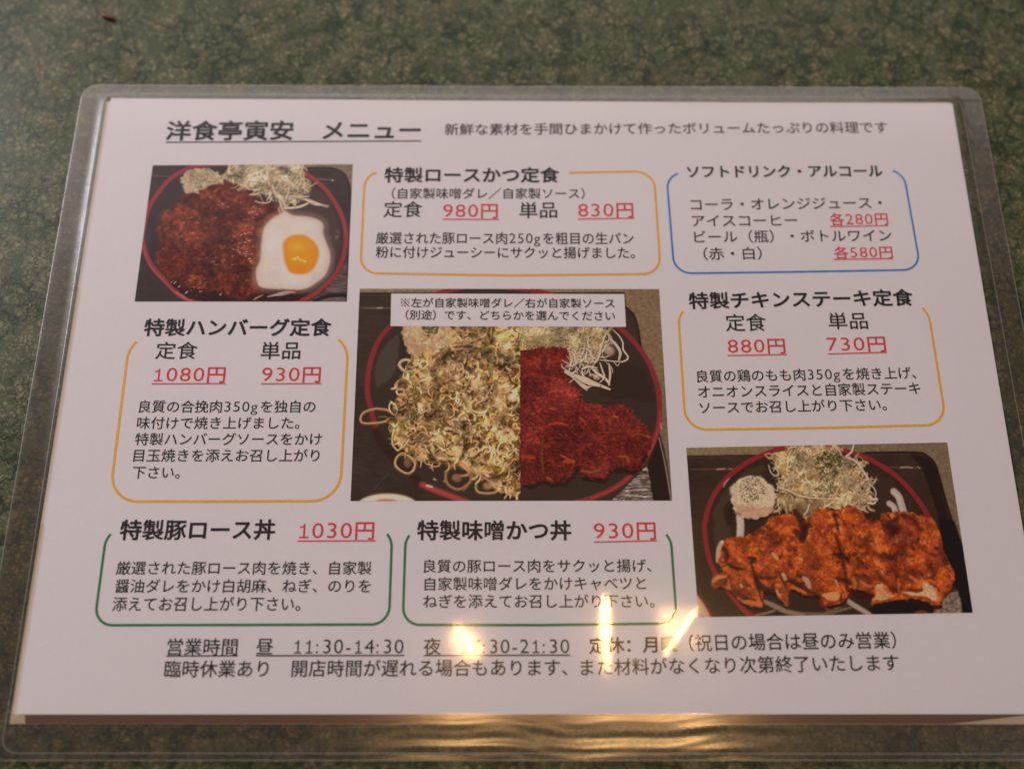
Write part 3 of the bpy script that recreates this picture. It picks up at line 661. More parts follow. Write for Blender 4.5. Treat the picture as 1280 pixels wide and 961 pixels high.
    addk((635, 490), [(545, 50), (600, 90), (690, 95), (730, 120), (800, 100), (860, 92), (920, 115), (960, 190), (1045, 255), (1070, 320), (1092, 350), (1060, 430), (1010, 540), (950, 600), (880, 570), (770, 590), (740, 660), (560, 640), (540, 560), (500, 600), (440, 680), (330, 690), (250, 660), (180, 700), (95, 700)])
    P.org(0, 0, 1)
    P.fill(np.array(org)+np.array((2, 6)), (46, 32, 28), 5, 16, 4)
    P.fill(org, (112, 36, 34), 5, 10, 1.2, 0.3, 10); m = P.mask(org, 4, 9)
    n = P.noise(60, 3)[..., None]; P.a = P.a*(1-m[..., None])+P.a*(0.78+0.44*n)*m[..., None]
    reds = [(132, 42, 38), (146, 54, 38), (116, 36, 42), (160, 66, 42), (100, 34, 40), (128, 42, 46), (90, 34, 32)]
    for k, (x, y) in enumerate(P.inside(m, 2600)):
        l = P.r.uniform(1.5, 7)*P.s; t = P.r.gauss(0.1, 0.55); c = P.jit(P.r.choice(reds), 0.16)
        P.stroke(np.array([(x, y), (x+l*math.cos(t), y+l*math.sin(t))]), P.r.uniform(0.5, 1.5)*P.s, c, 0.7, 1.2, 0, True, 2)
    P.specks(m, 500, [(66, 30, 34), (78, 34, 30), (56, 28, 26)], 0.4, 1.1, 0.55)
    P.specks(m, 300, [(190, 84, 50), (176, 96, 60), (170, 70, 60)], 0.3, 0.8, 0.6)
    P.blur(2); P.shade(m, 40, 0.85, 1.2); P.shade(m, 12, 0.85, 1.2); P.shade(m, 2.2, 0.75, 1.3, 0.7)
    n = P.noise(30*P.s, 3); P.blend(full, m*np.clip((n-0.45)*2, 0, 1)*0.4, (92, 42, 38)); P.blend(full, m*0.25, (84, 44, 34)); P.shade(m, 60, 0.8, 1.12)
    B()
    for x, y, rx, ry in ((260, 620, 30, 40), (180, 530, 36, 18), (340, 570, 20, 14), (250, 500, 20, 16)): P.dab(*P.T([(x, y)])[0], P.L(rx), P.L(ry), 0.4, (70, 34, 30), (80, 34, 30), 0.7, 0.8)
    for q, w, c in (([(110, 560), (180, 600), (240, 560)], 26, (176, 64, 36)), ([(120, 700), (200, 690), (330, 720)], 26, (172, 58, 36)), ([(290, 530), (360, 560), (400, 520)], 20, (164, 56, 36))):
        P.stroke(q, w, c, 0.35, 10, 0.5)
    D()
    for q, w in (([(545, 80), (520, 230), (505, 400), (530, 560), (520, 650)], 30), ([(735, 110), (750, 250), (775, 400), (790, 540)], 26), ([(570, 120), (640, 260), (700, 290)], 14), ([(560, 420), (640, 430), (700, 410)], 16), ([(780, 560), (880, 570), (960, 590)], 34), ([(250, 660), (300, 640), (330, 690)], 24), ([(940, 380), (960, 460), (1010, 430)], 22), ([(300, 285), (400, 280), (460, 290)], 10)):
        P.stroke(q, w*0.8, (60, 34, 30), 0.38, 13, 0.4)
    P.stroke([(265, 340), (260, 480), (268, 620)], 12, (112, 84, 40), 0.6, 5, 0.3)
    for q, w, c in (([(315, 245), (370, 238), (450, 250)], 22, (184, 62, 40)), ([(400, 480), (440, 500), (500, 530)], 16, (182, 84, 50)), ([(430, 530), (500, 530)], 26, (176, 70, 44)), ([(110, 490), (200, 500)], 24, (176, 62, 38)), ([(560, 600), (640, 610), (700, 590)], 20, (150, 84, 50)), ([(850, 490), (900, 490), (920, 530)], 14, (160, 90, 54)), ([(300, 650), (325, 665)], 16, (176, 90, 56)), ([(800, 185), (830, 190)], 12, (190, 110, 60)), ([(550, 200), (580, 220)], 16, (170, 80, 50)), ([(320, 130), (360, 130)], 16, (176, 66, 44)), ([(950, 330), (1000, 320), (1080, 345)], 5, (170, 120, 60))):
        P.stroke(q, w, c, 0.75, 5, 0.3)
    B()
    wh = (206, 182, 160)
    m2 = P.mask([(470, 560), (700, 480), (690, 590), (640, 640), (560, 640), (450, 680)], 6, 12)
    P.strands(m2, 60, [(206, 184, 160), (196, 170, 146)], 8, 20, 1.0, 2.4, (70, 52, 42))
    for q, w in (([(440, 670), (500, 700), (560, 760), (600, 800)], 40), ([(600, 790), (640, 770), (690, 770), (775, 802)], 26), ([(520, 700), (600, 740), (690, 770)], 44), ([(470, 750), (500, 725)], 8), ([(630, 630), (680, 680), (740, 720), (775, 765)], 22), ([(770, 610), (778, 690), (768, 770)], 16), ([(700, 600), (720, 660), (735, 710), (700, 750)], 14), ([(620, 700), (640, 690), (690, 700)], 12), ([(560, 650), (620, 630), (680, 640)], 14), ([(740, 590), (790, 640), (795, 680)], 8), ([(800, 350), (850, 400), (875, 450), (878, 500), (915, 560), (880, 590), (820, 590), (690, 578)], 12), ([(780, 420), (820, 460), (855, 520), (845, 580)], 22), ([(800, 590), (835, 622), (850, 600)], 7), ([(640, 560), (660, 600), (690, 560), (710, 480), (745, 380)], 16), ([(745, 350), (770, 400), (760, 440), (730, 450)], 10)):
        P.stroke(np.array(q, float)+(3, 6), w*1.2, (52, 38, 34), 0.5, 3, 0.4); P.stroke(q, w, P.jit(wh, 0.06), 0.97, 1.5, 0.45)
    P.dab(*P.T([(675, 712)])[0], P.L(32), P.L(24), 0.3, (206, 178, 156), (150, 120, 104), 0.95, 0.3)
    P.dab(*P.T([(775, 510)])[0], P.L(50), P.L(52), 0.3, (196, 170, 150), (160, 132, 112), 0.85, 0.5)
    # potato salad
    A(); sal = [(430, 320), (780, 320), (810, 400), (800, 460), (740, 490), (640, 540), (540, 560), (470, 520), (428, 440), (425, 370)]
    P.fill(sal, (200, 172, 132), 6, 14, 1.5, 0.15, 9); m = P.mask(sal, 3, 12)
    P.lumps(m, 200, [(204, 184, 138), (210, 192, 150), (196, 160, 120), (204, 176, 130)], (140, 100, 76), 1.8, 5, 0.75)
    P.blend(full, P.mask([(430, 420), (500, 450), (640, 500), (560, 560), (470, 530)], 6, 14, 5)*0.6, (176, 124, 102))
    P.specks(P.mask([(560, 320), (700, 320), (680, 390), (600, 400)], 5, 12), 110, [(74, 72, 36), (94, 92, 46), (60, 52, 34)], 0.7, 1.8, 0.8)
    P.specks(m, 70, [(64, 46, 36), (80, 62, 44)], 0.4, 0.9, 0.85)
    # leeks, pictured on the left half only
    keep = P.a.copy()
    neg = []
    def addn(o, pts):
        for x, y in pts: neg.append((o[0]+x/S, o[1]+y/S))
    addn((435, 355), [(790, 320), (1310, 320), (1310, 853)])
    addn((435, 490), [(1310, 0), (1310, 790), (1200, 780), (1080, 720), (1000, 640), (900, 600), (840, 540), (700, 540), (600, 545), (520, 510), (480, 470), (400, 430), (350, 380), (330, 280), (290, 220), (330, 130)])
    addn((435, 355), [(390, 840), (370, 760), (430, 690), (450, 600), (560, 560), (640, 530), (740, 480), (800, 440)])
    P.org(0, 0, 1)
    P.fill(np.array(neg)+np.array((1, 4)), (46, 34, 26), 4, 14, 3)
    P.fill(neg, (112, 88, 46), 5, 12, 1.2, 0.35, 9); m = P.mask(neg, 4, 10)
    P.specks(m, 260, [(46, 32, 24), (62, 46, 26), (74, 66, 32)], 1.2, 3.4, 0.75)
    cre = [(218, 180, 120), (228, 196, 146), (208, 166, 104), (220, 182, 138), (200, 148, 106)]; grn = [(112, 106, 50), (128, 120, 62), (92, 88, 42), (150, 132, 76)]
    P.lumps(m, 90, [(218, 184, 126), (206, 168, 104), (210, 176, 126)], (150, 112, 64), 5, 12, 0.7)
    P.strands(m, 46, grn, 8, 20, 2.2, 4.2, (56, 44, 26))
    P.strands(m, 190, cre+[(190, 154, 96)], 7, 18, 1.4, 3.6, (70, 52, 30))
    P.rings(m, 34, grn, 6, 12, 1.6, 3.0, (196, 168, 100))
    for x, y in P.inside(m, 110):
        r = P.r.uniform(1.5, 4.5)*P.s; P.dab(x, y, r, r*P.r.uniform(.5, .9), P.r.uniform(0, 3), (48, 34, 26), (66, 48, 28), 0.8, 0.5)
    # the rings that read singly
    def R(o, x, y, rx, ratio, rot, w, c, f=None): o(); X, Y = P.T([(x, y)])[0]; P.ring(X, Y, P.L(rx), ratio, rot, P.L(w*0.85), c, f, whole=True)
    for a in ((A, 450, 620, 62, 0.8, 0.3, 26, (182, 158, 134)), (A, 540, 710, 110, 0.5, -0.1, 22, (112, 112, 56), (190, 160, 96)), (A, 410, 775, 54, 0.7, 0.2, 20, (176, 130, 84), (110, 74, 50)), (A, 1060, 600, 44, 2.6, 0.3, 20, (110, 108, 56)), (A, 870, 710, 60, 0.8, 1.1, 18, (206, 180, 130)), (A, 790, 770, 55, 0.8, 0.1, 18, (210, 184, 136), (184, 150, 100)), (A, 960, 530, 56, 0.75, 0.7, 18, (196, 150, 116)), (A, 1180, 390, 74, 0.62, 0, 22, (126, 126, 66), (206, 190, 128)), (A, 1195, 530, 76, 0.8, 0.6, 18, (200, 176, 116), (150, 134, 80)), (A, 940, 370, 66, 0.9, 0, 14, (196, 166, 112)),
              (C, 205, 185, 112, 0.48, -0.12, 20, (176, 132, 94)), (C, 430, 540, 82, 0.85, 0.6, 20, (172, 128, 92)), (C, 430, 540, 76, 0.85, 0.6, 8, (206, 178, 140)), (C, 410, 320, 60, 1.9, 0.15, 14, (200, 176, 130)), (C, 760, 400, 106, 1.05, 0.2, 28, (212, 186, 134)), (C, 900, 200, 62, 0.85, 0.1, 20, (208, 184, 136)), (C, 520, 250, 86, 0.5, 0.4, 18, (104, 100, 48)), (C, 590, 200, 96, 0.6, 0.6, 20, (120, 122, 58)), (C, 1010, 100, 66, 0.9, 0.1, 16, (206, 182, 130)), (C, 1120, 110, 80, 0.7, 0.7, 18, (130, 120, 70)), (C, 840, 640, 92, 0.9, 0.2, 22, (150, 104, 74)), (C, 1060, 720, 84, 0.62, 0.1, 20, (172, 132, 92)), (C, 1200, 430, 60, 0.9, 0.5, 14, (214, 190, 146)), (C, 1240, 60, 50, 1.3, 0, 16, (206, 182, 130)), (C, 1080, 600, 90, 0.5, -0.1, 18, (196, 156, 84), (184, 140, 60)), (C, 660, 540, 46, 0.6, 0.1, 14, (180, 140, 96)), (C, 390, 290, 34, 1.2, 0.2, 10, (150, 136, 62))):
        R(*a)
    C(); P.dab(*P.T([(455, 540)])[0], P.L(32), P.L(40), 0.2, (140, 100, 74), (112, 78, 58), 0.9)
    for x, y, r in ((550, 475, 58), (1200, 330, 74), (1170, 300, 40)): P.dab(*P.T([(x, y)])[0], P.L(r), P.L(r*0.95), 0.2, (216, 192, 142), (168, 136, 90), 0.95, 0.2)
    P.dab(*P.T([(830, 655)])[0], P.L(42), P.L(34), 0.2, (156, 112, 82), (120, 82, 62), 0.95)
    A(); P.dab(*P.T([(590, 720)])[0], P.L(50), P.L(40), 0.2, (208, 184, 136), (168, 140, 92), 0.95)
    P.stroke([(460, 480), (560, 590), (660, 570), (760, 480), (860, 460)], 14, (196, 160, 126), 0.9, 2); P.stroke([(680, 560), (800, 500), (960, 500), (1010, 560)], 16, (204, 170, 140), 0.9, 2)
    P.stroke([(700, 600), (790, 560), (900, 510)], 18, (190, 150, 120), 0.85, 2)
    for x, y in ((880, 620), (930, 660), (960, 700), (1270, 480)): P.dab(*P.T([(x, y)])[0], P.L(50), P.L(36), 0.5, (46, 42, 34), (52, 46, 34), 0.75, 0.6)
    P.org(0, 0, 1)
    m = P.mask(neg, 3, 10)
    P.rings(m, 30, cre, 2.5, 9, 0.8, 2.8, (206, 176, 118)); P.strands(m, 130, [(232, 206, 164), (224, 194, 150), (214, 180, 140)], 5, 12, 1.6, 3.4, (92, 70, 44), 0.5)
    P.strands(m, 150, cre, 6, 16, 0.7, 1.7, (74, 56, 34)); P.strands(m, 40, grn, 6, 16, 1.0, 2.6, (56, 44, 26))
    P.blur(2)
    for x, y in P.inside(m, 90):
        r = P.r.uniform(4, 12)*P.s; P.dab(x, y, r, r*P.r.uniform(.5, .9), P.r.uniform(0, 3), (236, 208, 156), (218, 184, 126), 0.6, 0.9)
    P.rings(m, 16, cre, 2.5, 8, 0.8, 2.2); P.strands(m, 75, cre, 6, 16, 0.8, 2.2, (80, 60, 36)); P.strands(m, 26, [(206, 180, 128), (150, 132, 72)], 8, 18, 2, 4, (70, 54, 32))
    for x, y in P.inside(m, 70):
        r = P.r.uniform(1.5, 4)*P.s; P.dab(x, y, r, r*P.r.uniform(.5, .9), P.r.uniform(0, 3), (54, 36, 26), (70, 50, 30), 0.75, 0.6)
    P.shade(m, 24, 0.62, 1.28); P.shade(m, 9, 0.72, 1.25)
    P.specks(m, 200, [(50, 36, 28), (64, 50, 34)], 0.5, 1.2, 0.8); P.specks(m, 160, [(236, 208, 160), (222, 190, 140)], 0.4, 0.9, 0.8)
    C(); P.stroke([(965, 610), (1020, 640), (1100, 690), (1230, 730)], 12, (200, 160, 120), 0.8, 3, 0.6); P.stroke([(850, 530), (900, 570), (920, 620)], 26, (176, 120, 90), 0.8, 4, 0.4); P.stroke([(920, 600), (930, 680), (880, 750)], 14, (150, 112, 84), 0.8, 3, 0.4)
    P.org(0, 0, 1); P.blur(2); P.shade(P.mask(neg, 2, 10), 10, 0.82, 1.18)
    mm_ = P.mask(neg, 3, 10, 3)[..., None]; P.a *= 1-mm_*np.array((-0.03, 0.035, 0.02))
    side = P.mask([(650.5, 340), (900, 340), (900, 640), (650.5, 640)], 0, soft=1)[..., None]
    P.a = P.a*(1-side)+keep*side
    P.blur(1); P.grain(0.03)
    return P

def chicken_picture():
    P = Picture([(857.8, 559.6), (1183.8, 552.9), (1216, 765.5), (873, 771)], 1000, 640, 9)
    S = 6.7368
    A = lambda: P.org(855, 550, S); B = lambda: P.org(1030, 550, S); C = lambda: P.org(855, 655, S); D = lambda: P.org(1030, 655, S)
    full = (slice(0, P.h), slice(0, P.w)); P.a[:] = (60, 46, 38); P.a *= (0.93+0.14*P.noise(60, 3)[..., None]); P.a *= (0.95+0.10*P.noise(3.2, 2, ax=6)[..., None])
    A(); P.marble(P.mask([(-20, 20), (1400, -20), (1400, 120), (600, 128), (-20, 138)]), (134, 112, 84), (92, 78, 54))
    B(); P.marble(P.mask([(-100, -20), (1300, -20), (1500, 1800), (1340, 1500), (1215, 1130), (1120, 808), (1040, 560), (955, 260), (925, 185), (860, 125), (770, 102), (350, 104), (-100, 104)]), (122, 102, 80), (78, 70, 52))
    P.stroke([(350, 106), (770, 104), (860, 128), (925, 188), (957, 265), (1040, 560), (1125, 810)], 16, (36, 27, 23), 0.95, 4)
    P.fill([(700, 110), (850, 130), (920, 190), (950, 270), (1000, 480), (1060, 700), (1130, 900), (1010, 900), (960, 640), (880, 400), (820, 220)], (40, 30, 25), 3, 20, 8, alpha=0.85)
    P.stroke([(350, 118), (600, 122), (780, 122), (850, 142)], 5, (96, 74, 66), 0.7, 3)
    P.stroke([(500, 230), (560, 228), (640, 232), (700, 230), (790, 232)], 7, (130, 100, 86), 0.7, 3); P.stroke([(640, 232), (690, 228), (740, 235)], 10, (200, 170, 150), 0.85, 3); P.stroke([(785, 225), (805, 240)], 9, (190, 160, 140), 0.8, 3)
    A(); P.stroke([(-20, 134), (300, 130), (600, 126)], 8, (34, 25, 22), 0.9, 3); P.stroke([(30, 150), (200, 148), (400, 150)], 4, (104, 78, 68), 0.6, 2)
    P.stroke([(60, 246), (160, 248), (260, 246), (400, 243)], 7, (140, 100, 84), 0.7, 3); P.stroke([(275, 246), (310, 244), (340, 243)], 9, (222, 170, 150), 0.9, 3); P.stroke([(375, 242), (400, 244)], 8, (200, 150, 130), 0.8, 3)
    # tray, right
    D(); P.fill([(960, -60), (1100, -20), (1185, 230), (1216, 430), (1262, 770), (1165, 770), (1120, 560), (1090, 500), (1060, 330), (1000, 200)], (32, 24, 20), 0, soft=2)
    m = P.mask([(1000, 610), (1060, 575), (1125, 560), (1150, 640), (1170, 770), (900, 770), (940, 680)], 3, 6); st = np.clip((P.noise(5, 4, 0.7)-0.3)*1.6, 0, 1)[..., None]
    P.a = P.a*(1-m[..., None])+(np.array((96, 76, 64))*(1-st)+np.array((176, 156, 142))*st)*m[..., None]
    # plate
    rimp = []
    def add(o, pts):
        for x, y in pts: rimp.append((o[0]+x/S, o[1]+y/S))
    add((1030, 550), [(130, 80), (300, 130), (450, 200), (600, 300), (720, 420), (820, 550), (900, 690), (960, 850), (985, 1050), (960, 1250), (880, 1440)])
    add((855, 655), [(1200, 900), (800, 860), (560, 765), (480, 700), (400, 600), (300, 480), (250, 390), (210, 290), (182, 150), (172, 0)])
    add((855, 550), [(175, 700), (192, 610), (240, 480), (330, 350), (450, 240), (600, 150), (760, 85), (900, 52), (1100, 30)])
    P.org(0, 0, 1); P.fill(rimp, (56, 43, 35), soft=1.5)
    A(); P.blend(full, P.mask([(250, 600), (330, 450), (500, 280), (660, 200), (700, 260), (560, 320), (400, 440), (380, 640), (400, 900), (260, 900)], 6, 30, 10)*0.5, (84, 66, 54))
    P.blend(full, P.mask([(330, 560), (400, 500), (420, 700), (360, 740)], 6, 30, 7)*0.6, (38, 30, 26))
    B(); P.blend(full, P.mask([(380, 260), (560, 330), (740, 520), (700, 640), (480, 600), (420, 420)], 6, 30, 12)*0.5, (70, 50, 46))
    P.org(0, 0, 1); P.stroke(rimp+[rimp[0]], 6.0, (136, 44, 48), 1, 2.2)
    A(); P.stroke([(330, 396), (345, 360), (378, 322)], 12, (190, 170, 160), 0.85, 3, 0.5)
    D(); P.fill([(380, 700), (600, 640), (880, 660), (920, 700), (905, 770), (380, 770)], (34, 24, 20), 3, 12, 4); P.stroke([(770, 745), (820, 735), (860, 745)], 18, (190, 70, 50), 0.7, 6)
    C(); P.stroke([(400, 620), (480, 690), (560, 768)], 30, (140, 44, 48), 0.9, 5, 0.3)
    # bowl edge, lower left
    P.fill([(90, 580), (130, 610), (180, 680), (230, 780), (90, 790)], (186, 152, 126), 0, soft=1.5); P.stroke([(105, 580), (150, 640), (195, 710), (232, 780)], 16, (130, 44, 30), 1, 3); P.stroke([(118, 605), (160, 665), (200, 740), (215, 780)], 6, (196, 120, 90), 0.6, 3)
    # onions
    for q, w, c in (([(650, 640), (740, 680), (860, 735), (1000, 760)], 40, (150, 124, 104)), ([(600, 765), (700, 745), (760, 725)], 16, (160, 130, 110)), ([(1000, 750), (1200, 750), (1400, 700)], 24, (126, 100, 74))):
        P.stroke(q, w, c, 0.9, 5, 0.3)
    D(); P.stroke([(170, 630), (260, 690), (380, 760)], 42, (176, 150, 132), 0.95, 4, 0.2); P.stroke([(20, 720), (100, 700), (170, 660)], 34, (120, 94, 72), 0.8, 6, 0.3)
    B()
    for q, w in (([(585, 435), (625, 480), (645, 540), (665, 610)], 62), ([(545, 535), (580, 560), (600, 615)], 50)):
        P.stroke(np.array(q, float)+(8, 8), w, (40, 28, 26), 0.7, 5); P.stroke(q, w, (176, 154, 146), 1, 3); P.stroke(np.array(q, float)-(8, 0), w*0.4, (196, 176, 168), 0.7, 6)
    A(); P.stroke([(466, 650), (472, 720), (468, 830)], 62, (186, 164, 150), 1, 3); P.stroke([(456, 660), (462, 720), (460, 800)], 24, (204, 184, 170), 0.7, 6)
    C(); P.stroke([(312, 160), (292, 220), (284, 310)], 44, (186, 146, 128), 1, 3, 0.2); P.stroke([(322, 150), (330, 165)], 26, (214, 190, 180), 1, 3)
    # cabbage
    cab = []
    def addc(o, pts):
        for x, y in pts: cab.append((o[0]+x/S, o[1]+y/S))
    addc((855, 550), [(770, 100), (860, 90), (930, 45), (1100, 20)])
    addc((1030, 550), [(60, 30), (130, 70), (150, 130), (210, 135), (290, 200), (350, 290), (390, 350), (385, 420), (400, 480), (380, 540), (290, 570), (200, 550), (100, 590), (0, 560)])
    addc((855, 550), [(1120, 560), (1060, 650), (1000, 660), (930, 610), (860, 600), (800, 560), (770, 500), (800, 380), (820, 300), (780, 260), (790, 200), (700, 160)])
    P.org(0, 0, 1); P.fill(np.array(cab)+np.array((1, 3)), (40, 30, 26), 3, 12, 3); P.fill(cab, (162, 130, 92), 4, 12, 1.2, 0.25, 9); m = P.mask(cab, 3, 10)
    P.strands(m, 150, [(188, 152, 102), (174, 138, 94), (196, 160, 118)], 7, 18, 2, 4, (92, 72, 44))
    P.strands(m, 420, [(210, 186, 146), (216, 194, 160), (198, 172, 124), (206, 178, 140)], 7, 20, 0.7, 1.8, (106, 84, 52))
    P.blur(2); P.shade(m, 14, 0.75, 1.25); P.shade(m, 5, 0.8, 1.2); P.specks(m, 130, [(70, 56, 36), (90, 70, 44), (56, 44, 34)], 0.4, 0.9, 0.8)
    A(); P.blend(full, P.mask([(780, 200), (860, 190), (850, 290), (810, 300)], 4, 10, 4)*0.5, (150, 116, 60)); P.blend(full, P.mask([(860, 600), (950, 520), (1120, 500), (1150, 560), (1000, 660)], 5, 10, 4)*0.5, (116, 84, 58))
    B()
    P.specks(P.mask([(-60, 120), (60, 80), (130, 130), (140, 230), (90, 300), (-30, 290), (-90, 220)], 6, 12), 330, [(56, 56, 36), (74, 74, 44), (44, 42, 30), (92, 86, 50)], 0.6, 1.7, 0.8)
    P.specks(P.mask([(-60, 300), (90, 280), (120, 420), (20, 470), (-60, 420)], 6, 12), 110, [(64, 60, 38), (86, 78, 46)], 0.5, 1.4, 0.75)
    P.specks(P.mask([(190, 130), (260, 170), (340, 300), (380, 420), (340, 440), (250, 300)], 6, 12), 26, [(56, 40, 44), (70, 56, 46)], 1, 2, 0.8)
    P.stroke([(10, 45), (50, 55)], 20, (160, 40, 44), 0.8, 4)
    for q, w in (([(245, 40), (225, 100), (180, 135)], 16), ([(370, 370), (410, 400), (430, 440), (428, 490)], 12), ([(360, 530), (410, 535), (445, 500)], 18), ([(380, 470), (400, 500), (440, 495)], 22), ([(230, 560), (300, 580), (365, 608)], 12), ([(60, 40), (120, 90), (140, 130)], 12), ([(180, 140), (260, 180), (310, 240), (370, 330)], 20)):
        P.stroke(np.array(q, float)+(3, 6), w*1.2, (50, 36, 32), 0.5, 3, 0.4); P.stroke(q, w, P.jit((206, 184, 164), 0.05), 0.97, 1.5, 0.3)
    A()
    for q, w in (([(705, 210), (725, 270), (760, 300), (790, 295), (775, 250), (740, 235)], 11), ([(770, 360), (790, 400), (780, 430)], 8), ([(860, 100), (880, 75), (920, 60)], 10), ([(790, 570), (800, 620)], 9), ([(780, 400), (880, 430), (1000, 480), (1280, 500)], 14), ([(1050, 540), (1030, 600), (1000, 640)], 14), ([(1000, 650), (1040, 668)], 12)):
        P.stroke(np.array(q, float)+(3, 6), w*1.2, (60, 44, 34), 0.5, 3, 0.4); P.stroke(q, w, P.jit((204, 180, 150), 0.05), 0.97, 1.5, 0.3)
    # potato salad
    sal = [(385, 405), (420, 370), (450, 340), (540, 302), (620, 310), (690, 350), (740, 410), (765, 480), (755, 560), (700, 640), (600, 670), (500, 650), (430, 600), (395, 520), (400, 460)]
    P.fill(np.array(sal)+(6, 14), (40, 28, 24), 5, 14, 4); P.fill(sal, (204, 180, 150), 5, 12, 1.5, 0.08, 9); m = P.mask(sal, 3, 12)
    P.lumps(m, 190, [(214, 192, 162), (218, 198, 170), (208, 180, 150), (214, 188, 156)], (178, 142, 116), 2, 5, 0.5); P.blur(1)
    P.blend(full, P.mask([(400, 520), (560, 570), (740, 560), (690, 645), (600, 670), (470, 640)], 6, 14, 7)*0.5, (176, 124, 100))
    P.stroke([(470, 600), (560, 585), (660, 575)], 10, (190, 110, 96), 0.4, 6)
    P.specks(P.mask([(500, 330), (620, 320), (690, 400), (670, 460), (540, 540), (470, 470), (440, 420)], 6, 12), 200, [(76, 66, 38), (100, 86, 50), (58, 44, 32), (88, 84, 46)], 0.5, 1.3, 0.8)
    P.specks(m, 40, [(80, 60, 44)], 0.4, 0.8, 0.7)
    # chicken steak
    ck = []
    def addx(o, pts):
        for x, y in pts: ck.append((o[0]+x/S, o[1]+y/S))
    addx((855, 655), [(280, 320), (320, 240), (330, 160), (360, 120), (440, 110), (510, 110), (590, 70), (650, 30)])
    addx((855, 550), [(690, 700), (720, 650), (860, 620), (940, 640), (990, 680), (1050, 660), (1090, 590), (1200, 575)])
    addx((1030, 550), [(20, 590), (100, 600), (180, 565), (260, 560), (320, 610), (345, 660), (430, 680), (470, 670), (480, 620), (600, 605), (740, 610), (800, 640), (900, 655), (940, 700), (975, 790)])
    addx((1030, 655), [(985, 100), (1000, 220), (1050, 320), (1095, 400), (1095, 470), (1050, 560), (1000, 590), (980, 680), (940, 690), (860, 650), (740, 620), (600, 640), (480, 660), (390, 670), (400, 600), (330, 560), (220, 540), (190, 600), (150, 660), (60, 680), (0, 680)])
    addx((855, 655), [(1180, 640), (1100, 590), (1000, 600), (920, 540), (870, 560), (860, 700), (800, 620), (780, 580), (660, 560), (655, 700), (560, 690), (470, 650), (400, 560), (230, 500), (240, 440), (330, 400)])
    P.org(0, 0, 1); P.fill(np.array(ck)+np.array((1, 4)), (36, 25, 20), 3, 12, 5); P.fill(ck, (160, 70, 32), 3.5, 11, 1.2, 0.3, 12); m = P.mask(ck, 3, 10)
    n1 = P.noise(55, 4, 0.6)[..., None]; c = np.array((196, 92, 34))*n1+np.array((112, 42, 30))*(1-n1); P.a = P.a*(1-m[..., None]*0.85)+c*m[..., None]*0.85
    cols = [(186, 84, 30), (198, 96, 36), (170, 68, 28), (150, 56, 34), (204, 108, 46), (130, 44, 38), (190, 88, 40)]
    P.lumps(m, 260, cols, (98, 34, 28), 4, 9, 0.55); P.lumps(m, 1500, cols, (96, 36, 28), 1.2, 3.4, 0.6)
    P.blur(1); P.shade(m, 26, 0.75, 1.35, gam=0.8); P.shade(m, 9, 0.78, 1.3); P.shade(m, 2.5, 0.78, 1.25, 0.7)
    n = P.noise(16*P.s, 4, 0.65); P.blend(full, m*np.clip((n-0.55)*4, 0, 1)*0.7, (104, 44, 36)); n = P.noise(10*P.s, 4, 0.65); P.blend(full, m*np.clip((n-0.66)*5, 0, 1)*0.8, (62, 34, 26))
    P.blend(full, m*0.16, (112, 62, 34)); P.blur(1)
    P.specks(m, 420, [(84, 32, 30), (66, 28, 26), (96, 40, 30)], 0.4, 1.2, 0.6); P.specks(m, 360, [(222, 140, 80), (214, 124, 60)], 0.3, 0.8, 0.6)
    C()
    dk = (50, 28, 24)
    for q, w, a in (([(540, 285), (590, 300), (560, 320)], 40, .8), ([(555, 330), (590, 420), (615, 520), (650, 640)], 22, .8), ([(590, 440), (680, 455), (770, 450)], 24, .7), ([(600, 470), (660, 540), (760, 570)], 50, .8), ([(370, 340), (430, 370), (500, 380)], 30, .8), ([(330, 200), (360, 260), (350, 320)], 40, .7), ([(420, 560), (500, 620), (600, 640)], 20, .6), ([(790, 400), (830, 480), (860, 560)], 24, .6), ([(930, 60), (990, 110), (1010, 30)], 60, .75), ([(880, 480), (960, 520), (1080, 580), (1180, 620)], 34, .6), ([(850, 480), (920, 480), (1000, 500)], 24, .5)):
        P.stroke(q, w, dk, a, 8, 0.4)
    A()
    for q, w, a in (([(930, 600), (980, 680), (1000, 760), (990, 840)], 70, .8), ([(1050, 620), (1040, 700), (1020, 780)], 30, .6), ([(620, 760), (700, 770), (760, 720)], 24, .5), ([(560, 770), (600, 800)], 30, .6)):
        P.stroke(q, w, (58, 32, 26), a, 10, 0.4)
    B()
    for q, w, a in (([(80, 600), (95, 680), (120, 790)], 26, .85), ([(330, 610), (380, 670), (420, 690)], 30, .7), ([(500, 740), (560, 700), (620, 650)], 60, .7), ([(560, 780), (620, 740)], 60, .7), ([(660, 640), (740, 650), (790, 700)], 50, .5), ([(180, 610), (260, 600), (310, 640)], 40, .4)):
        P.stroke(q, w, (64, 28, 30), a, 12, 0.4)
    D()
    for q, w, a in (([(90, 80), (120, 180), (140, 280), (170, 400), (190, 560)], 34, .75), ([(80, 255), (150, 265), (200, 310)], 44, .85), ([(100, 460), (180, 480), (210, 500)], 46, .8), ([(240, 430), (340, 450), (420, 460)], 22, .5), ([(440, 400), (500, 480), (600, 560)], 36, .6), ([(420, 250), (520, 300), (620, 240), (680, 190)], 50, .4), ([(850, 230), (920, 260), (1000, 250)], 18, .6), ([(700, 540), (760, 560), (830, 550)], 20, .8), ([(220, 560), (300, 600), (400, 600)], 60, .8), ([(540, 20), (600, 50), (580, 80)], 60, .7), ([(760, -10), (820, 50)], 40, .6), ([(700, 265), (760, 265)], 26, .5), ([(570, 370), (600, 420), (620, 600)], 16, .5)):
        P.stroke(q, w, (62, 28, 26), a, 12, 0.4)
    fl = (206, 162, 128)
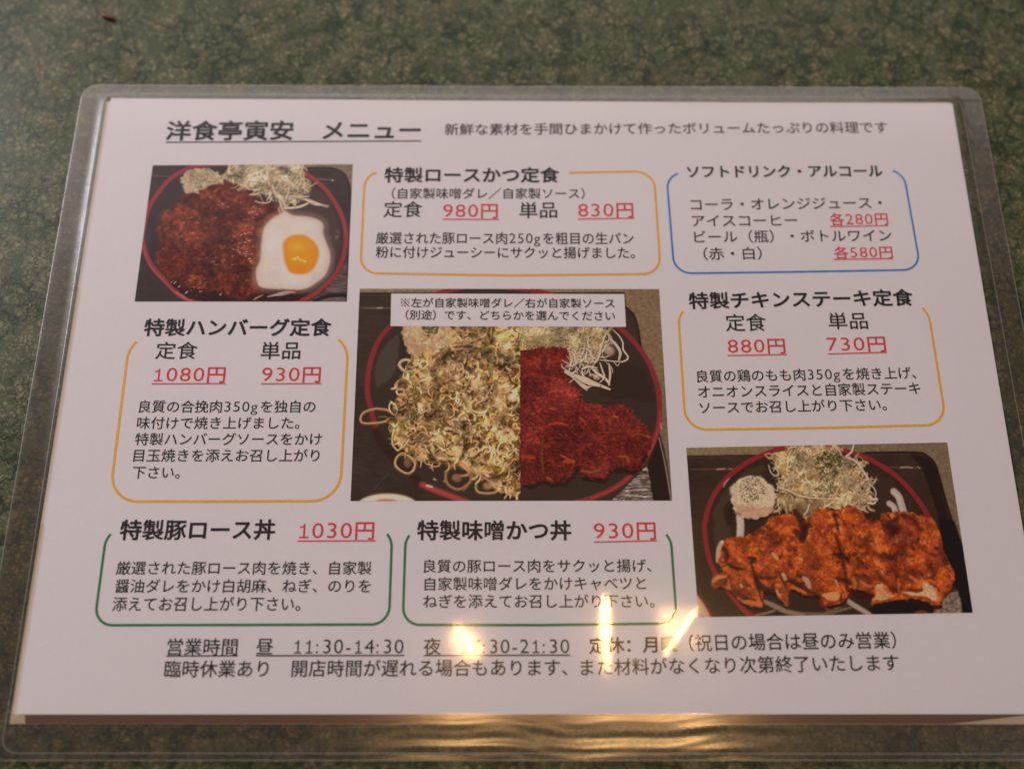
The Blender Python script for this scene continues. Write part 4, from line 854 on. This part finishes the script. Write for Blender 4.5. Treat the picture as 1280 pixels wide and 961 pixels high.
    P.fill([(825, 470), (880, 510), (945, 545), (950, 600), (965, 640), (930, 650), (860, 610), (740, 600), (650, 575), (690, 565), (780, 580), (835, 560)], fl, 2.5, 8, 2.5, 0.12); P.fill([(430, 510), (490, 505), (500, 560), (590, 610), (500, 640), (400, 640), (440, 590)], (200, 142, 100), 3, 8, 3, 0.15)
    P.fill([(-10, 590), (60, 570), (110, 590), (90, 650), (20, 640)], (206, 132, 76), 3, 8, 4, 0.15, alpha=0.8)
    for q, w, c in (([(930, 540), (955, 600), (950, 670)], 22, (196, 112, 60)), ([(240, 450), (255, 500), (250, 540)], 30, (176, 110, 72)), ([(300, 480), (360, 520), (400, 520)], 26, (186, 110, 70)), ([(410, 280), (430, 330), (500, 370)], 12, (226, 140, 70)), ([(300, 60), (320, 110)], 14, (206, 130, 80)), ([(130, 25), (135, 50)], 18, (206, 150, 120)), ([(620, 460), (622, 560)], 10, (214, 120, 60)), ([(720, 440), (780, 480)], 26, (206, 112, 60)), ([(90, 470), (110, 520)], 16, (216, 150, 100))):
        P.stroke(q, w, c, 0.75, 5, 0.5)
    for cx, cy in ((440, 190), (430, 110), (600, 120), (700, 130), (400, 170), (850, 150)):
        for k in range(9):
            x, y = cx+P.r.gauss(0, 22), cy+P.r.gauss(0, 16); P.stroke([(x, y), (x+8, y+2)], 4, (214, 176, 120), 0.7, 2)
    C()
    P.fill([(1150, 595), (1230, 575), (1300, 570), (1300, 640), (1200, 630)], (214, 140, 90), 3, 8, 3)
    for q, w, c in (([(745, 250), (770, 280), (780, 295)], 34, (206, 160, 110)), ([(830, 425), (845, 460)], 30, (200, 160, 130)), ([(1000, 455), (1030, 480), (1050, 530)], 44, (196, 156, 136)), ([(775, 560), (790, 600)], 20, (206, 160, 130)), ([(240, 480), (290, 450), (350, 440)], 30, (206, 136, 90)), ([(370, 470), (380, 540)], 18, (176, 110, 76)), ([(490, 650), (570, 660), (640, 685)], 34, (196, 110, 66)), ([(900, 530), (960, 550), (1020, 580)], 28, (206, 112, 56)), ([(475, 510), (482, 525)], 14, (226, 190, 150)), ([(820, 500), (860, 600), (865, 690)], 26, (140, 74, 50)), ([(960, 290), (990, 300)], 14, (216, 150, 100))):
        P.stroke(q, w, c, 0.8, 5, 0.4)
    P.org(0, 0, 1); P.blur(2); P.grain(0.03)
    return P

# ---------------------------------------------------------------- the laminated menu
def film_h(x, y):
    """Height in mm of the plastic film: flat over the paper, stepping down past its edge, a little wavy everywhere."""
    x = np.asarray(x, float); y = np.asarray(y, float)
    dx = np.maximum(np.maximum(-149.6-x, x-148.8), 0); dyt = np.maximum(y-101.6, 0); dyb = np.maximum(-104.2-y, 0)
    d = np.sqrt(dx*dx + np.maximum(dyt, dyb)**2)
    t = np.clip(d/4.0, 0, 1); t = t*t*(3-2*t)
    h = 0.84*(1-t)+0.66*t
    # along the far edge the film drops off the paper more sharply
    tt = np.clip((y-101.7+0.25*np.sin(x/31.0))/1.7, 0, 1); h = h - 0.26*tt*tt*(3-2*tt)*(0.75+0.25*np.sin(x/45.0+1.2))
    # welded line round the paper
    for e, c in ((np.abs(x+151.2), (y < 104) & (y > -112)), (np.abs(x-152.6), (y < 104) & (y > -112))):
        h = h + 0.010*np.exp(-(e/0.5)**2)*c
    # the film's own slow waves
    h = h + 0.020*np.sin(x/11.0+1.3*np.sin(y/23.0)) + 0.016*np.sin(y/8.5+x/37.0+0.9) + 0.002*np.sin((x+y)/5.1)*np.sin((x-1.7*y)/9.0)
    k = 0.5*(1/283.0+1/800.0)
    def ripple(cx, cy, ang, along, s_al, s_ac, ridge, s_r):
        ca, sa = math.cos(ang), math.sin(ang); u = (x-cx)*ca+(y-cy)*sa; v = -(x-cx)*sa+(y-cy)*ca
        return 0.5*k*u*u*along*np.exp(-(u/s_al)**4-(v/s_ac)**2) + 0.5*k*ridge*s_r**2*np.exp(-(v/s_r)**2-(u/s_al)**2)
    # shallow creases in the film near the lower edge
    h = h + ripple(20.3, -80.0, math.radians(91), 0.93, 19, 12, 1.5, 5.0)
    h = h + ripple(42.5, -78.5, math.radians(52), 0.80, 13, 6.5, 4.0, 2.4)
    h = h + ripple(-20.5, -81.0, math.radians(-52), 0.42, 9, 6, 0.6, 4.0)
    # the lower margin curls up and is rippled
    c = np.clip(-101.0-y, 0, 20); cc = np.minimum(c, 9.3+0.6*np.sin(x/17.0))
    h = h + (0.055*cc+0.00115*cc*cc)*(1+0.10*np.sin(x/13.0+0.6)) + 0.02*np.clip(c-10.6, 0, 3)*(1+np.sin(x/8.0))
    h = h + 0.018*np.sin((y+1.3*np.sin(x/12.0)+0.5*np.sin(x/4.7)+0.9*np.sin(x/29.0))*1.9+0.4*np.sin(x/6.1))*np.clip(c/2, 0, 1)
    c2 = np.clip((y-102.0)/5, 0, 1)
    h = h + 0.05*c2*np.sin(x/9.0)+0.03*c2*np.sin(x/3.7+1)
    c3 = np.clip((np.abs(x)-150)/5, 0, 1)
    h = h + 0.02*c3*np.sin(y/9.0+x/3.0)+0.008*c3*np.sin(y/3.1)
    return h

CTL, CTR, CBR, CBL = POUCH
def pouch(u, v):
    """u, v in 0..1 over the pouch, corners rounded"""
    u = np.asarray(u, float); v = np.asarray(v, float)
    W, H, r = 319.0, 221.0, 5.2
    X, Y = u*W, v*H
    for sx in (0, 1):
        for sy in (0, 1):
            cx = r if sx == 0 else W-r; cy = r if sy == 0 else H-r
            a = (cx-X) if sx == 0 else (X-cx); b = (cy-Y) if sy == 0 else (Y-cy)
            m = (a > 0) & (b > 0); mx = np.maximum(a, b); L = np.hypot(a, b)+1e-9; f = np.where(m, mx/L, 1.0)
            X = np.where(m, cx+(X-cx)*f, X); Y = np.where(m, cy+(Y-cy)*f, Y)
    u, v = X/W, Y/H
    P = [np.array(p) for p in (CTL, CTR, CBR, CBL)]
    x = (1-v)*((1-u)*P[0][0]+u*P[1][0])+v*((1-u)*P[3][0]+u*P[2][0])
    y = (1-v)*((1-u)*P[0][1]+u*P[1][1])+v*((1-u)*P[3][1]+u*P[2][1])
    return x, y

def stops(n_edge, edge, n_mid):
    a = np.linspace(0, edge, n_edge, endpoint=False)
    return np.concatenate([a, np.linspace(edge, 1-edge, n_mid), 1-a[::-1]])

def build_menu():
    root = bpy.data.objects.new('laminated_menu', None); COL.objects.link(root)
    root.location = (0, 0, 0)
    root['label'] = 'laminated white Japanese lunch menu sheet with three food photographs, lying on the green table top'
    root['category'] = 'menu'
    # backing paper, then the front sheet, both real sheets with an edge
    def sheet(name, quad, z, th, mat, parent):
        v = [(x, y, z-th) for x, y in quad]+[(x, y, z) for x, y in quad]
        f = [(4, 7, 6, 5), (0, 1, 2, 3)]+[(i, i+4, (i+1) % 4+4, (i+1) % 4) for i in range(4)]
        return link(name, mesh(name, v, f), mat, parent)
    back = sheet('backing_sheet', BACK, Z_BACK, 0.12, MAT['back'], root); back['label'] = 'white backing sheet with a brown stripe showing past the lower edge'
    link('brown_stripe', mesh('brown_stripe', [(x, y, Z_BACK+0.04) for x, y in BROWN], [(3, 2, 1, 0)]), MAT['brown'], back)
    front = sheet('paper_sheet', SHEET, Z_SHEET, 0.12, MAT['paper'], root)

    # ---- film and sealed margin: one height field, split at the weld line
    us = stops(26, 0.045, 380); vs = stops(34, 0.075, 300)
    U, V = np.meshgrid(us, vs); X, Y = pouch(U, V); Z = film_h(X, Y)
    ny, nx = X.shape
    inner = (X > -149.9) & (X < 149.1) & (Y < 101.9) & (Y > -101.6)
    fi = inner[:-1, :-1] & inner[1:, :-1] & inner[:-1, 1:] & inner[1:, 1:]
    idx = np.arange(ny*nx).reshape(ny, nx)
    quads = np.stack([idx[:-1, :-1], idx[1:, :-1], idx[1:, 1:], idx[:-1, 1:]], -1)
    co = np.stack([X, Y, Z], -1).reshape(-1, 3)*MM
    def part(name, sel, mat):
        q = quads[sel]; used, inv = np.unique(q.ravel(), return_inverse=True)
        me = bpy.data.meshes.new(name); me.vertices.add(len(used)); me.vertices.foreach_set('co', co[used].ravel())
        me.loops.add(inv.size); me.loops.foreach_set('vertex_index', inv.astype(np.int32)); me.polygons.add(len(q))
        me.polygons.foreach_set('loop_start', np.arange(0, inv.size, 4, dtype=np.int32))
        me.update(calc_edges=True); me.validate(); me.polygons.foreach_set('use_smooth', [True]*len(me.polygons))
        return link(name, me, mat, root)
    part('laminate_film', fi, MAT['film'])
    part('sealed_margin', ~fi, MAT['margin'])
    # cut edge and weld line: pale milky strips paint in their highlights
    def ribbon(name, pts, w, mat, dz, closed=True):
        n = len(pts); v, f = [], []
        for i in range(n):
            a = np.array(pts[i-1]); b = np.array(pts[(i+1) % n]); t = b-a; t = t/(np.hypot(*t)+1e-9); nn = np.array((-t[1], t[0]))*w/2
            for s in (-1, 0, 1):
                q = np.array(pts[i])+nn*s; v.append((q[0], q[1], float(film_h(*q))+dz+(0.03 if s == 0 else 0)))
        for i in range(n):
            j = (i+1) % n
            for s in (0, 1): f.append((i*3+s, j*3+s, j*3+s+1, i*3+s+1))
        return link(name, mesh(name, v, f, True), mat, root)
    t = np.linspace(0, 1, 260)
    e = [(a, 0) for a in t[:-1]]+[(1, a) for a in t[:-1]]+[(1-a, 1) for a in t[:-1]]+[(0, 1-a) for a in t[:-1]]
    ex, ey = pouch(np.array([a for a, _ in e]), np.array([b for _, b in e]))
    ribbon('cut_edge_highlight', list(zip(ex, ey)), 0.38, MAT['seam'], 0.03)
    def rrect(q, r, n=70):
        out = []; q = [np.array(p) for p in q]
        for i in range(4):
            p, a, b = q[i], q[i-1], q[(i+1) % 4]; da = (a-p)/np.linalg.norm(a-p); db = (b-p)/np.linalg.norm(b-p)
            for k in range(9):
                s = k/8; A = p+da*r*(1-s); B = p+db*r*s; out.append(tuple(A*(1-s)+B*s))
            nxt = b+(p-b)/np.linalg.norm(p-b)*r; st = p+db*r
            for k in range(1, n): out.append(tuple(st+(nxt-st)*k/n))
        return out
    ribbon('weld_highlight', rrect(CREASE, 5.0), 0.34, MAT['seam'], 0.04)

    # ---- printed matter on the front sheet
    glyphs = {}
    def glyph(ch, bold):
        key = ch
        if key in glyphs: return glyphs[key]
        if ch == '1':
            w = 0
            v = [(0.28-w, 0), (0.355+w, 0), (0.355+w, 0.70), (0.29-w, 0.70), (0.28, 0.62), (0.13, 0.56), (0.13, 0.50), (0.28, 0.545), (0.12, 0), (0.12, 0.065), (0.28, 0.065), (0.355, 0.065), (0.51, 0.065), (0.51, 0)]
            g = ([(x/1.14-0.01, y/1.10) for x, y in v], [(0, 1, 2, 3), (3, 4, 5, 6, 7), (8, 0, 10, 9), (1, 13, 12, 11)])
            glyphs[key] = g; return g
        if ch == '※':
            v, f = [], []
            for sx in (1, -1):
                n = len(v); v += [(0.5-0.36*sx-0.028, 0.74), (0.5-0.36*sx+0.028, 0.74+0.03), (0.5+0.36*sx+0.028, 0.03), (0.5+0.36*sx-0.028, 0.0)]; f.append((n, n+1, n+2, n+3))
            for cx, cy in ((0.5, 0.70), (0.5, 0.07), (0.18, 0.385), (0.82, 0.385)):
                n = len(v); v += [(cx+0.065*math.cos(k*math.pi/4), cy+0.065*math.sin(k*math.pi/4)) for k in range(8)]; f.append(tuple(range(n, n+8)))
            glyphs[key] = (v, f); return None
        c = bpy.data.curves.new('g', 'FONT'); c.body = ch; c.size = 1.0; c.resolution_u = 3; c.offset = -0.007 if ch.isascii() else 0.0
        c.dimensions = '2D'; c.fill_mode = 'BOTH'
        o = bpy.data.objects.new('g', c); COL.objects.link(o)
        glyphs[key] = (o, c); return None
    def lat(ch): return ord(ch) < 256 and ch != ' '
    NARROW = {':': 0.38, '-': 0.46}
    for t in TEXT+CAPTION:
        for ch in t[0]:
            if ch not in '　 ': glyph(ch, bool(t[1]))
    bpy.context.view_layer.update(); dg = bpy.context.evaluated_depsgraph_get()
    for k, g in list(glyphs.items()):
        if isinstance(g[0], bpy.types.Object):
            me = bpy.data.meshes.new_from_object(g[0].evaluated_get(dg))
            glyphs[k] = ([(v.co.x, v.co.y) for v in me.vertices], [tuple(p.vertices) for p in me.polygons])
            o, c = g; bpy.data.objects.remove(o); bpy.data.curves.remove(c); bpy.data.meshes.remove(me)
    def letter(t, z, parent, name):
        txt, bold, colr, x0, y0, x1, y1, em, un = t
        V, F, pen, K = [], [], 0.0, []
        for ch in txt:
            if ch in '　 ': pen += 1.0; continue
            vs_, fs_ = glyphs[ch]; sx = sy = 1.0; adv = 1.0; ox = oy = 0.0
            if lat(ch):
                adv = NARROW.get(ch, 0.635); sx, sy = 1.16, 1.10
                if ch in ':-': ox = (adv-0.33)/2-0.02; sx = 1.1
                else: ox = 0.02
            base = len(V)
            V += [(pen+ox+x*sx, oy+y*sy) for x, y in vs_]; F += [tuple(base+i for i in f) for f in fs_]
            K += [{'曜': 0.25, '製': 0.8, '噌': 0.7, '豚': 0.85}.get(ch, 0.5 if lat(ch) else 1.0)]*len(vs_)
            pen += adv
        xs = [v[0] for v in V]; a, b = min(xs), max(xs); s = (x1-x0)/(b-a); sl = (y1-y0)/(x1-x0)
        out = [((x0+(x-a)*s), (y0+(x-a)*s*sl+y*em), z) for x, y in V]
        # ink spread: the strokes are laid a few times, a hair apart, each pass a hair higher
        sp, passes = ((0.026 if em > 5.05 else 0.022)*em, 8) if bold else ((0.013 if colr == 'r' else 0.009)*em, 4)
        v0, f0 = list(out), list(F); out, F = [], []
        for k in range(passes):
            an = 2*math.pi*k/passes+0.4; base = len(out)
            out += [(x+kk*sp*1.1*math.cos(an), y+kk*sp*math.sin(an), zz+0.004*k) for (x, y, zz), kk in zip(v0, K)]; F += [tuple(base+i for i in f) for f in f0]
        if un:
            ux0, uy0, ux1, uy1 = un; w = (0.17 if not bold else 0.16) if em < 7 else 0.20; n = len(out)
            out += [(ux0, uy0-w, z+0.05), (ux1, uy1-w, z+0.05), (ux1, uy1+w, z+0.05), (ux0, uy0+w, z+0.05)]; F.append((n, n+1, n+2, n+3))
        me = mesh(name, out, F)
        return link(name, me, MAT[colr], parent)
    for t in TEXT:
        nm = 'price_lettering' if t[2] == 'r' else ('title_lettering' if t[7] > 8 else ('heading_lettering' if t[1] else 'lettering'))
        letter(t, Z_INK, front, nm)

    # ---- outline boxes
    def arc(cx, cy, r, a0, a1, n=12):
        return [(cx+r*math.cos(math.radians(a0+(a1-a0)*i/n)), cy+r*math.sin(math.radians(a0+(a1-a0)*i/n))) for i in range(n+1)]
    def outline(col, w, xl0, xl1, xr0, xr1, ytl, ytr, ybl, ybm, ybr, rt, rb, al, ar, ext=None):
        """left side xl0 (top) to xl1 (bottom), right side likewise; the upper arcs stop at angles al and ar"""
        p = arc(xl0+rt, ytl-rt, rt, al, 180)+arc(xl1+rb, ybl+rb, rb, 180, 270)
        p += [((xl1+xr1)/2, ybm)]+arc(xr1-rb, ybr+rb, rb, 270, 360)+arc(xr0-rt, ytr-rt, rt, 0, ar)
        if ext: p.append(ext)
        V, F = [], []
        for i in range(len(p)):
            a = np.array(p[max(0, i-1)]); b = np.array(p[min(len(p)-1, i+1)]); t = (b-a)/np.linalg.norm(b-a); n = np.array((-t[1], t[0]))*w/2
            q = np.array(p[i]); V += [(*(q-n), Z_INK), (*(q+n), Z_INK)]
            if i: F.append((2*i-2, 2*i, 2*i+1, 2*i-1))
        link('box_outline', mesh('box_outline', V, F), MAT[col], front, label=col+' rounded outline')
    outline('amber', 0.76, -58.1, -57.9, 41.2, 41.6, 73.3, 73.7, 35.2, 34.75, 35.45, 6.4, 6.0, 112, 90, (11.98, 73.15))
    outline('blue', 0.66, 45.55, 46.1, 127.7, 128.45, 73.4, 75.0, 35.8, 36.5, 37.35, 6.0, 5.8, 111, 69)
    outline('amber', 0.76, 46.75, 46.9, 129.2, 129.6, 24.8, 26.0, -17.5, -16.9, -15.9, 7.0, 6.8, 140, 44)
    outline('amber', 0.80, -130.75, -130.5, -60.5, -60.35, 14.0, 14.2, -40.55, -40.5, -40.35, 9.0, 8.6, 138, 50)
    outline('green', 0.76, -130.05, -130.05, -43.95, -43.85, -48.3, -48.3, -76.95, -76.85, -76.7, 6.0, 5.2, 140, 42)
    outline('green', 0.76, -39.85, -39.8, 40.6, 40.95, -48.2, -48.2, -76.8, -76.85, -76.4, 6.0, 5.0, 144, 40)

    # ---- the three printed pictures
    for quad, pic, nm, lab in ((P1, hamburg_picture(), 'hamburg_steak_photo', 'printed photograph of hamburg steak with a fried egg'), (P2, cutlet_picture(), 'pork_cutlet_photo', 'printed photograph of pork cutlet, half under chopped leek and half red with sauce'), (P3, chicken_picture(), 'chicken_steak_photo', 'printed photograph of orange chicken steak with shredded cabbage')):
        im = pic.image(nm)
        V, F, UV = [], [], []; n = 12; q = [np.array(p) for p in quad]
        for j in range(n+1):
            for i in range(n+1):
                u, v = i/n, j/n; pt = (1-v)*((1-u)*q[0]+u*q[1])+v*((1-u)*q[3]+u*q[2]); V.append((pt[0], pt[1], Z_PHOTO)); UV.append((u, 1-v))
        for j in range(n):
            for i in range(n): F.append((j*(n+1)+i, (j+1)*(n+1)+i, (j+1)*(n+1)+i+1, j*(n+1)+i+1))
        me = mesh(nm, V, F); uv = me.uv_layers.new(name='UVMap')
        for l in me.loops: uv.data[l.index].uv = UV[l.vertex_index]
        m, nt, out = new_mat(nm); b = N(nt, 'ShaderNodeBsdfPrincipled'); b.inputs['Roughness'].default_value = 0.6; b.inputs['Specular IOR Level'].default_value = 0.2
        ti = N(nt, 'ShaderNodeTexImage'); ti.image = im; ti.interpolation = 'Linear'; ti.extension = 'EXTEND'
        nt.links.new(ti.outputs[0], b.inputs['Base Color']); nt.links.new(b.outputs[0], out.inputs[0])
        o = link(nm, me, m, front); o['label'] = lab
    strip = link('caption_strip', mesh('caption_strip', [(x, y, Z_STRIP) for x, y in CAPBOX], [(3, 2, 1, 0)]), MAT['paper'], front)
    for t in CAPTION: letter(t, Z_INK2, front, 'caption_lettering')
    return root
build_menu()

# ---------------------------------------------------------------- the crumb on the table, far left corner
def build_crumb():
    rng = random.Random(4); V, F = [], []
    path = [(-156.5, 138.2), (-156.1, 136.9), (-155.2, 135.6), (-153.6, 135.1), (-152.2, 134.5), (-151.6, 133.9)]; n = 8
    for i, (x, y) in enumerate(path):
        r = (0.35, 0.75, 1.0, 0.8, 0.75, 0.3)[i]; a = path[max(0, i-1)]; b = path[min(5, i+1)]; t = math.atan2(b[1]-a[1], b[0]-a[0])
        for k in range(n):
            c = 2*math.pi*k/n; rr = r*rng.uniform(0.8, 1.15); V.append((x-math.sin(t)*rr*math.cos(c), y+math.cos(t)*rr*math.cos(c), 0.9*r+rr*0.8*math.sin(c)))
    for i in range(5):
        for k in range(n): a, b = i*n+k, i*n+(k+1) % n; F.append((a, a+n, b+n, b))
    F.append(tuple(range(n))); F.append(tuple(5*n+n-1-k for k in range(n)))
    m, nt, out = new_mat('dried_chilli_skin'); b = N(nt, 'ShaderNodeBsdfPrincipled'); b.inputs['Roughness'].default_value = 0.5
    no = N(nt, 'ShaderNodeTexNoise'); no.inputs['Scale'].default_value = 900; tc = N(nt, 'ShaderNodeTexCoord'); nt.links.new(tc.outputs['Object'], no.inputs['Vector'])
    r = ramp(nt, [(0.35, (0.04, 0.012, 0.008)), (0.65, (0.22, 0.05, 0.022))]); nt.links.new(no.outputs['Fac'], r.inputs['Fac']); nt.links.new(r.outputs[0], b.inputs['Base Color']); nt.links.new(b.outputs[0], out.inputs[0])
    o = link('crumb', mesh('crumb', V, F, True), m)
    o['label'] = 'tiny curved reddish brown crumb on the green table above the menu corner'; o['category'] = 'crumb'
build_crumb()
